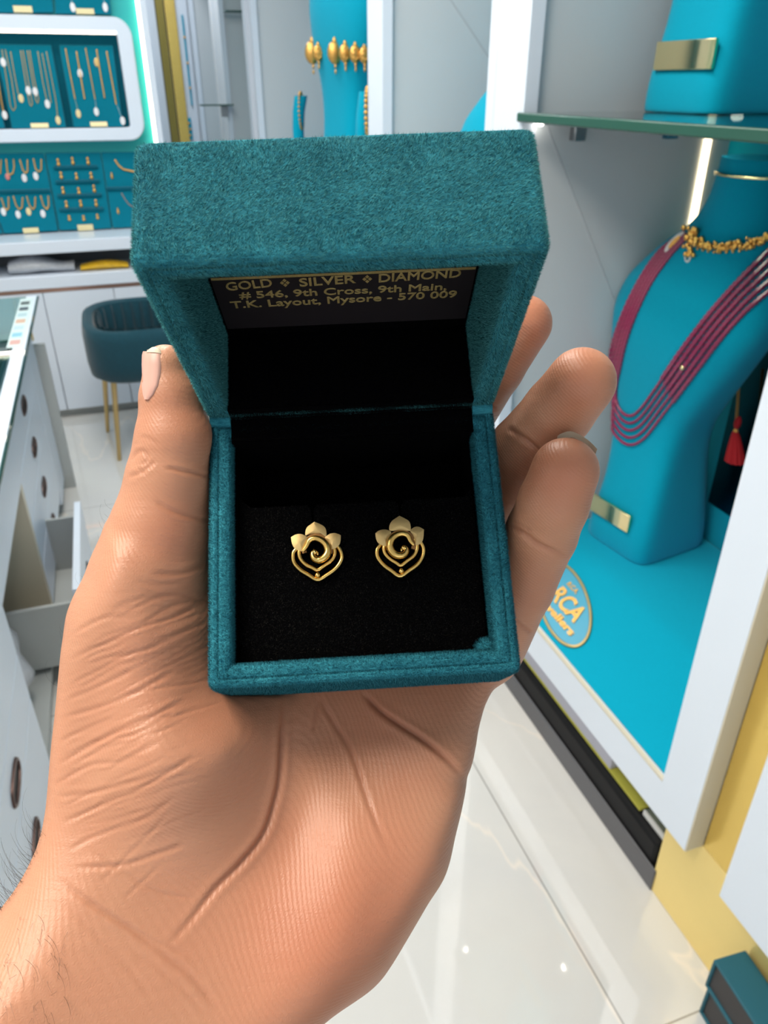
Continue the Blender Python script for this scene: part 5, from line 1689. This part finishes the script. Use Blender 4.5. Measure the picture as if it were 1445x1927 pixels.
# --- creases: (points, depth mm, half width mm)
CR = [([(536, 1312), (532, 1370), (530, 1418), (527, 1460), (520, 1499), (498, 1567), (455, 1623), (405, 1673), (361, 1729), (325, 1770)], 0.72, 0.70),
      ([(601, 1312), (629, 1362), (650, 1395), (667, 1430), (698, 1524), (735, 1605)], 0.45, 0.6),
      ([(684, 1304), (706, 1330), (729, 1349), (797, 1393), (840, 1428), (868, 1458)], 0.9, 0.7),
      ([(598, 1318), (594, 1350), (590, 1375)], 0.3, 0.5),
      ([(131, 1672), (190, 1712), (237, 1742), (343, 1823), (380, 1860), (411, 1904)], 0.45, 0.7),
      ([(112, 1655), (200, 1720), (290, 1770), (360, 1800)], 0.3, 0.6),
      ([(250, 1790), (330, 1850), (400, 1920)], 0.2, 0.6), ([(120, 1700), (210, 1790), (290, 1880)], 0.2, 0.7),
      ([(312, 880), (352, 888), (394, 896)], 0.4, 0.45), ([(292, 943), (315, 957), (345, 969), (396, 980)], 0.55, 0.5),
      ([(289, 1079), (332, 1080), (360, 1074), (386, 1058)], 0.5, 0.6), ([(255, 1092), (300, 1100), (350, 1095)], 0.2, 0.5),
      ([(270, 1170), (330, 1138), (374, 1130), (392, 1126)], 0.3, 0.45), ([(240, 1150), (290, 1128), (330, 1120), (392, 1133)], 0.3, 0.45),
      ([(135, 1240), (200, 1210), (265, 1180), (330, 1160), (385, 1130)], 0.5, 0.5), ([(200, 1240), (265, 1225), (340, 1190), (392, 1170)], 0.35, 0.45),
      ([(140, 1190), (190, 1165), (240, 1160)], 0.25, 0.5), ([(210, 1150), (250, 1130), (330, 1118)], 0.2, 0.5),
      ([(956, 806), (989, 827), (1018, 850)], 0.55, 0.6), ([(958, 988), (985, 1003), (1010, 1022), (1040, 1035), (1068, 1046)], 0.55, 0.55), ([(965, 980), (1000, 1000)], 0.25, 0.4),
      ([(905, 752), (935, 772)], 0.5, 0.5), ([(966, 1165), (985, 1180), (1000, 1190)], 0.4, 0.5),
      ([(246, 868), (258, 852), (272, 850), (278, 865), (262, 878)], 0.45, 0.5), ([(240, 898), (262, 890), (280, 878), (290, 868)], 0.5, 0.5), ([(258, 880), (275, 895)], 0.3, 0.4), ([(264, 822), (282, 826), (300, 840)], 0.25, 0.4),
      ([(112, 1437), (190, 1392), (237, 1368), (300, 1342), (349, 1318)], 0.5, 0.5), ([(114, 1395), (160, 1372), (215, 1350)], 0.3, 0.45),
      ([(105, 1476), (170, 1440), (230, 1432), (300, 1395)], 0.35, 0.5), ([(110, 1500), (190, 1488), (260, 1470), (330, 1442)], 0.35, 0.5),
      ([(118, 1548), (200, 1512), (290, 1470), (370, 1418)], 0.4, 0.5), ([(130, 1600), (185, 1570), (262, 1545), (330, 1500)], 0.3, 0.5), ([(145, 1632), (230, 1628), (300, 1605), (345, 1590)], 0.45, 0.55),
      ([(120, 1350), (190, 1330), (260, 1300), (330, 1262)], 0.4, 0.5), ([(125, 1318), (190, 1290), (250, 1262)], 0.3, 0.5), ([(130, 1290), (185, 1262), (240, 1232), (300, 1215)], 0.3, 0.45),
      ([(170, 1600), (230, 1640), (300, 1680), (370, 1690)], 0.25, 0.45), ([(190, 1660), (260, 1590), (310, 1540)], 0.2, 0.4), ([(235, 1690), (300, 1630)], 0.2, 0.4)]
r7 = np.random.default_rng(21)
for _ in range(60):
    v0 = 1190 + r7.random() * 400; u0 = 112 + r7.random() * 120; L = 70 + 190 * r7.random(); sl_ = -0.42 + r7.normal(0, 0.10)
    CR.append(([(u0 + L * f, v0 + sl_ * L * f + r7.normal(0, 3)) for f in (0, 0.33, 0.66, 1)], 0.05 + 0.09 * r7.random(), 0.36))
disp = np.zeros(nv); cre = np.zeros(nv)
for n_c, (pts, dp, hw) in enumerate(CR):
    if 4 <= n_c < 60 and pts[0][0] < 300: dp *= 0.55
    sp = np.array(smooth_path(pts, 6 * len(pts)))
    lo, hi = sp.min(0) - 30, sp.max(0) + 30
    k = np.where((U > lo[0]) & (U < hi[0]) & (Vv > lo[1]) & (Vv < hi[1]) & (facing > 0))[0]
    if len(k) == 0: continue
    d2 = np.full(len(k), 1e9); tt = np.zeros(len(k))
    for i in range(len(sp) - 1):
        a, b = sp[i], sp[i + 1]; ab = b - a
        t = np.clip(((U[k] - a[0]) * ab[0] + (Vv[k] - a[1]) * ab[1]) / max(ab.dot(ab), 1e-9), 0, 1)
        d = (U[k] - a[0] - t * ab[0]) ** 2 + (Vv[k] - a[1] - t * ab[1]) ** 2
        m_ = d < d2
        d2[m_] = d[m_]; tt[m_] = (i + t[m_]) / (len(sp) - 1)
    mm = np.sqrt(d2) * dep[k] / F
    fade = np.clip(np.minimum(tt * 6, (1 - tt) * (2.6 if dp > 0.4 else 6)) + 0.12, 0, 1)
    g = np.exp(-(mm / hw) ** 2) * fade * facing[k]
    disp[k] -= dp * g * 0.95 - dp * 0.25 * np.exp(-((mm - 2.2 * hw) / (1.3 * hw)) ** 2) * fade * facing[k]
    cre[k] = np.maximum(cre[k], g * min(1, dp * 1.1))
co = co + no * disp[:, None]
# --- a little more blood in fingertips, heel and mounds
fl = np.zeros(nv)
for (u, v, r, s_) in ((330, 760, 90, 0.35), (1090, 720, 70, 0.5), (1060, 890, 80, 0.55), (1000, 590, 60, 0.45), (480, 1250, 260, 0.35), (620, 1760, 240, 0.55), (700, 1300, 200, 0.45), (400, 1330, 180, 0.3), (330, 1010, 80, 0.3), (560, 1850, 160, 0.4), (980, 1120, 90, 0.3)):
    fl = np.maximum(fl, s_ * np.exp(-((U - u) ** 2 + (Vv - v) ** 2) / r ** 2))
hand_o = np.array(nd(500, 1450, 185))
loc = (co - hand_o) * 0.001
me2.vertices.foreach_set('co', loc.reshape(-1))
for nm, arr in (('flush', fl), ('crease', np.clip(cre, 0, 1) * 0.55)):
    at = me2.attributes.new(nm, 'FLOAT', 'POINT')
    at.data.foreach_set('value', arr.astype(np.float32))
me2.update()
me2.shade_smooth()
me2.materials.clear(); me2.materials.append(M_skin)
person = bpy.data.objects.new('person', me2)
COL.objects.link(person)
HM = CAM_M @ Matrix.Translation(Vector(hand_o) * 0.001)
person.matrix_world = HM
tag(person, "a person's left hand and wrist, palm up, thumb and fingers holding the open teal box", 'person')


def hp(u, v, d): return Vector((nd(u, v, d) - hand_o) * 0.001)


HB = BVHTree.FromPolygons([Vector(p) for p in loc.tolist()], [tuple(p.vertices) for p in me2.polygons])
EYE = Vector(-hand_o * 0.001)


def on_hand(u, v, lift=0.0):
    d = (hp(u, v, 180) - EYE).normalized()
    h = HB.ray_cast(EYE, d)
    return None if h[0] is None else h[0] + h[1] * lift


# thumb nail: a curved plate on the outer side of the thumb tip, seen edge on
def nail(outline_uv, dmid, bulge, name, mat, label, thick=0.0005):
    rows = []
    for (ul, ur, v, dl, dr) in outline_uv:
        row = []
        for f in np.linspace(0, 1, 9):
            d = dl + (dr - dl) * f
            q = on_hand(ul + (ur - ul) * f, v, 0.00022 + bulge * 0.001 * math.sin(math.pi * f))
            row.append(q if q is not None else hp(ul + (ur - ul) * f, v, d))
        rows.append(row)
    mb = MB()
    nr, nc = len(rows), 9
    vs = [p for r in rows for p in r]
    back = [p + Vector((0.0003, 0, -thick)) for p in vs]
    fs = []
    for i in range(nr - 1):
        for j in range(nc - 1):
            a, b, c, d_ = i * nc + j, i * nc + j + 1, (i + 1) * nc + j + 1, (i + 1) * nc + j
            fs.append((a, d_, c, b)); fs.append((nr * nc + a, nr * nc + b, nr * nc + c, nr * nc + d_))
    edge = [j for j in range(nc)] + [i * nc + nc - 1 for i in range(1, nr)] + [(nr - 1) * nc + j for j in range(nc - 2, -1, -1)] + [i * nc for i in range(nr - 2, 0, -1)]
    for i in range(len(edge)):
        a, b = edge[i], edge[(i + 1) % len(edge)]
        fs.append((a, b, b + nr * nc, a + nr * nc))
    mb.add(vs + back, fs)
    return mb.build(name, mat, person, smooth=60, label=label)


nail([(269, 298, 661, 182, 176.6), (267, 301, 668, 182.4, 176.6), (266.5, 302, 685, 183, 176.4), (267, 301, 705, 183.6, 176.6), (268, 297, 725, 184, 177.2), (270, 289, 742, 184, 178.6), (273, 281, 752, 183, 180.4)], 179, 0.3, 'thumb_nail', M_nail, 'pink thumb nail seen from the side')
nail([(284, 300, 657, 181, 177), (277, 301.5, 661, 181, 177), (271, 302, 666, 182, 177)], 179, 0.45, 'nail_edge', M_nailtip, 'pale free edge of the thumb nail')
# little finger nail: only its rim peeps over the tip
mb = MB()
rim_i = [(1046, 838), (1058, 828), (1075, 823), (1092, 830), (1108, 842), (1119, 858)]
rim_o = [(1049, 820), (1058, 815), (1073, 811.5), (1091, 818), (1109, 830), (1124, 845)]
ii, oo = smooth_path(rim_i, 16), smooth_path(rim_o, 16)
rows = [[hp(u, v, 182.0) for u, v in ii], [hp(u, v, 180.2) for u, v in oo], [hp(u, v, 181.0) for u, v in oo], [hp(u, v, 182.8) for u, v in ii]]
fs = []
vs = [p for r in rows for p in r]
for i in range(4):
    for j in range(15):
        a, b = i * 16 + j, ((i + 1) % 4) * 16 + j
        fs.append((a, a + 1, b + 1, b))
fs += [(0, 16, 32, 48), (15, 63, 47, 31)]
mb.add(vs, fs).build('finger_nail', M_nailtip, person, smooth=50, label='pale tip of the little finger nail')

# fine dark hairs at the wrist edge and along the thumb side
hb = MB()
rh = np.random.default_rng(5)
def hair(u, v, d, du, dv, curl, n=9, r=0.00003):
    p = []
    for i in range(n):
        f = i / (n - 1)
        p.append(hp(u + du * f + curl * math.sin(f * 2.6) * 0.5, v + dv * f + curl * (1 - math.cos(f * 2.4)) * 0.5, d - 3 * f))
    hb.tube(p, [r * (1 - 0.6 * i / (n - 1)) for i in range(n)], 4)
ED = [(90, 1560), (80, 1585), (66, 1615), (52, 1640), (36, 1668), (18, 1692), (0, 1712), (-14, 1726)]
for _ in range(85):
    t = rh.random() ** 0.8 * (len(ED) - 1); i = min(int(t), len(ED) - 2); f = t - i
    u = ED[i][0] * (1 - f) + ED[i + 1][0] * f + 8 + rh.normal(0, 5); v = ED[i][1] * (1 - f) + ED[i + 1][1] * f + 4 + rh.normal(0, 4)
    hair(u, v, 171 - 1.0 * i, -10 - 34 * rh.random(), -16 - 34 * rh.random(), rh.normal(0, 26))
for (u, v) in ((207, 965), (200, 985), (196, 1000), (190, 1020), (160, 1100), (122, 1185), (118, 1215), (112, 1290), (104, 1380)):
    for k in range(2):
        hair(u + 5, v + rh.normal(0, 6), 187, -8 - 8 * rh.random(), -6 + rh.normal(0, 8), rh.normal(0, 14), r=0.00002)
for _ in range(55):
    u, v = rh.uniform(-10, 130), rh.uniform(1720, 1927)
    q = on_hand(u, v)
    if q is None: continue
    d = -((HM.inverted() @ (HM @ q)).z * 1000 + hand_o[2])
    hair(u, v, d - 0.1, rh.normal(6, 8), 20 + 25 * rh.random(), rh.normal(0, 18), r=0.000022)
ho = hb.build('body_hair', M_hair, person, smooth=60)
ho['kind'] = 'stuff'
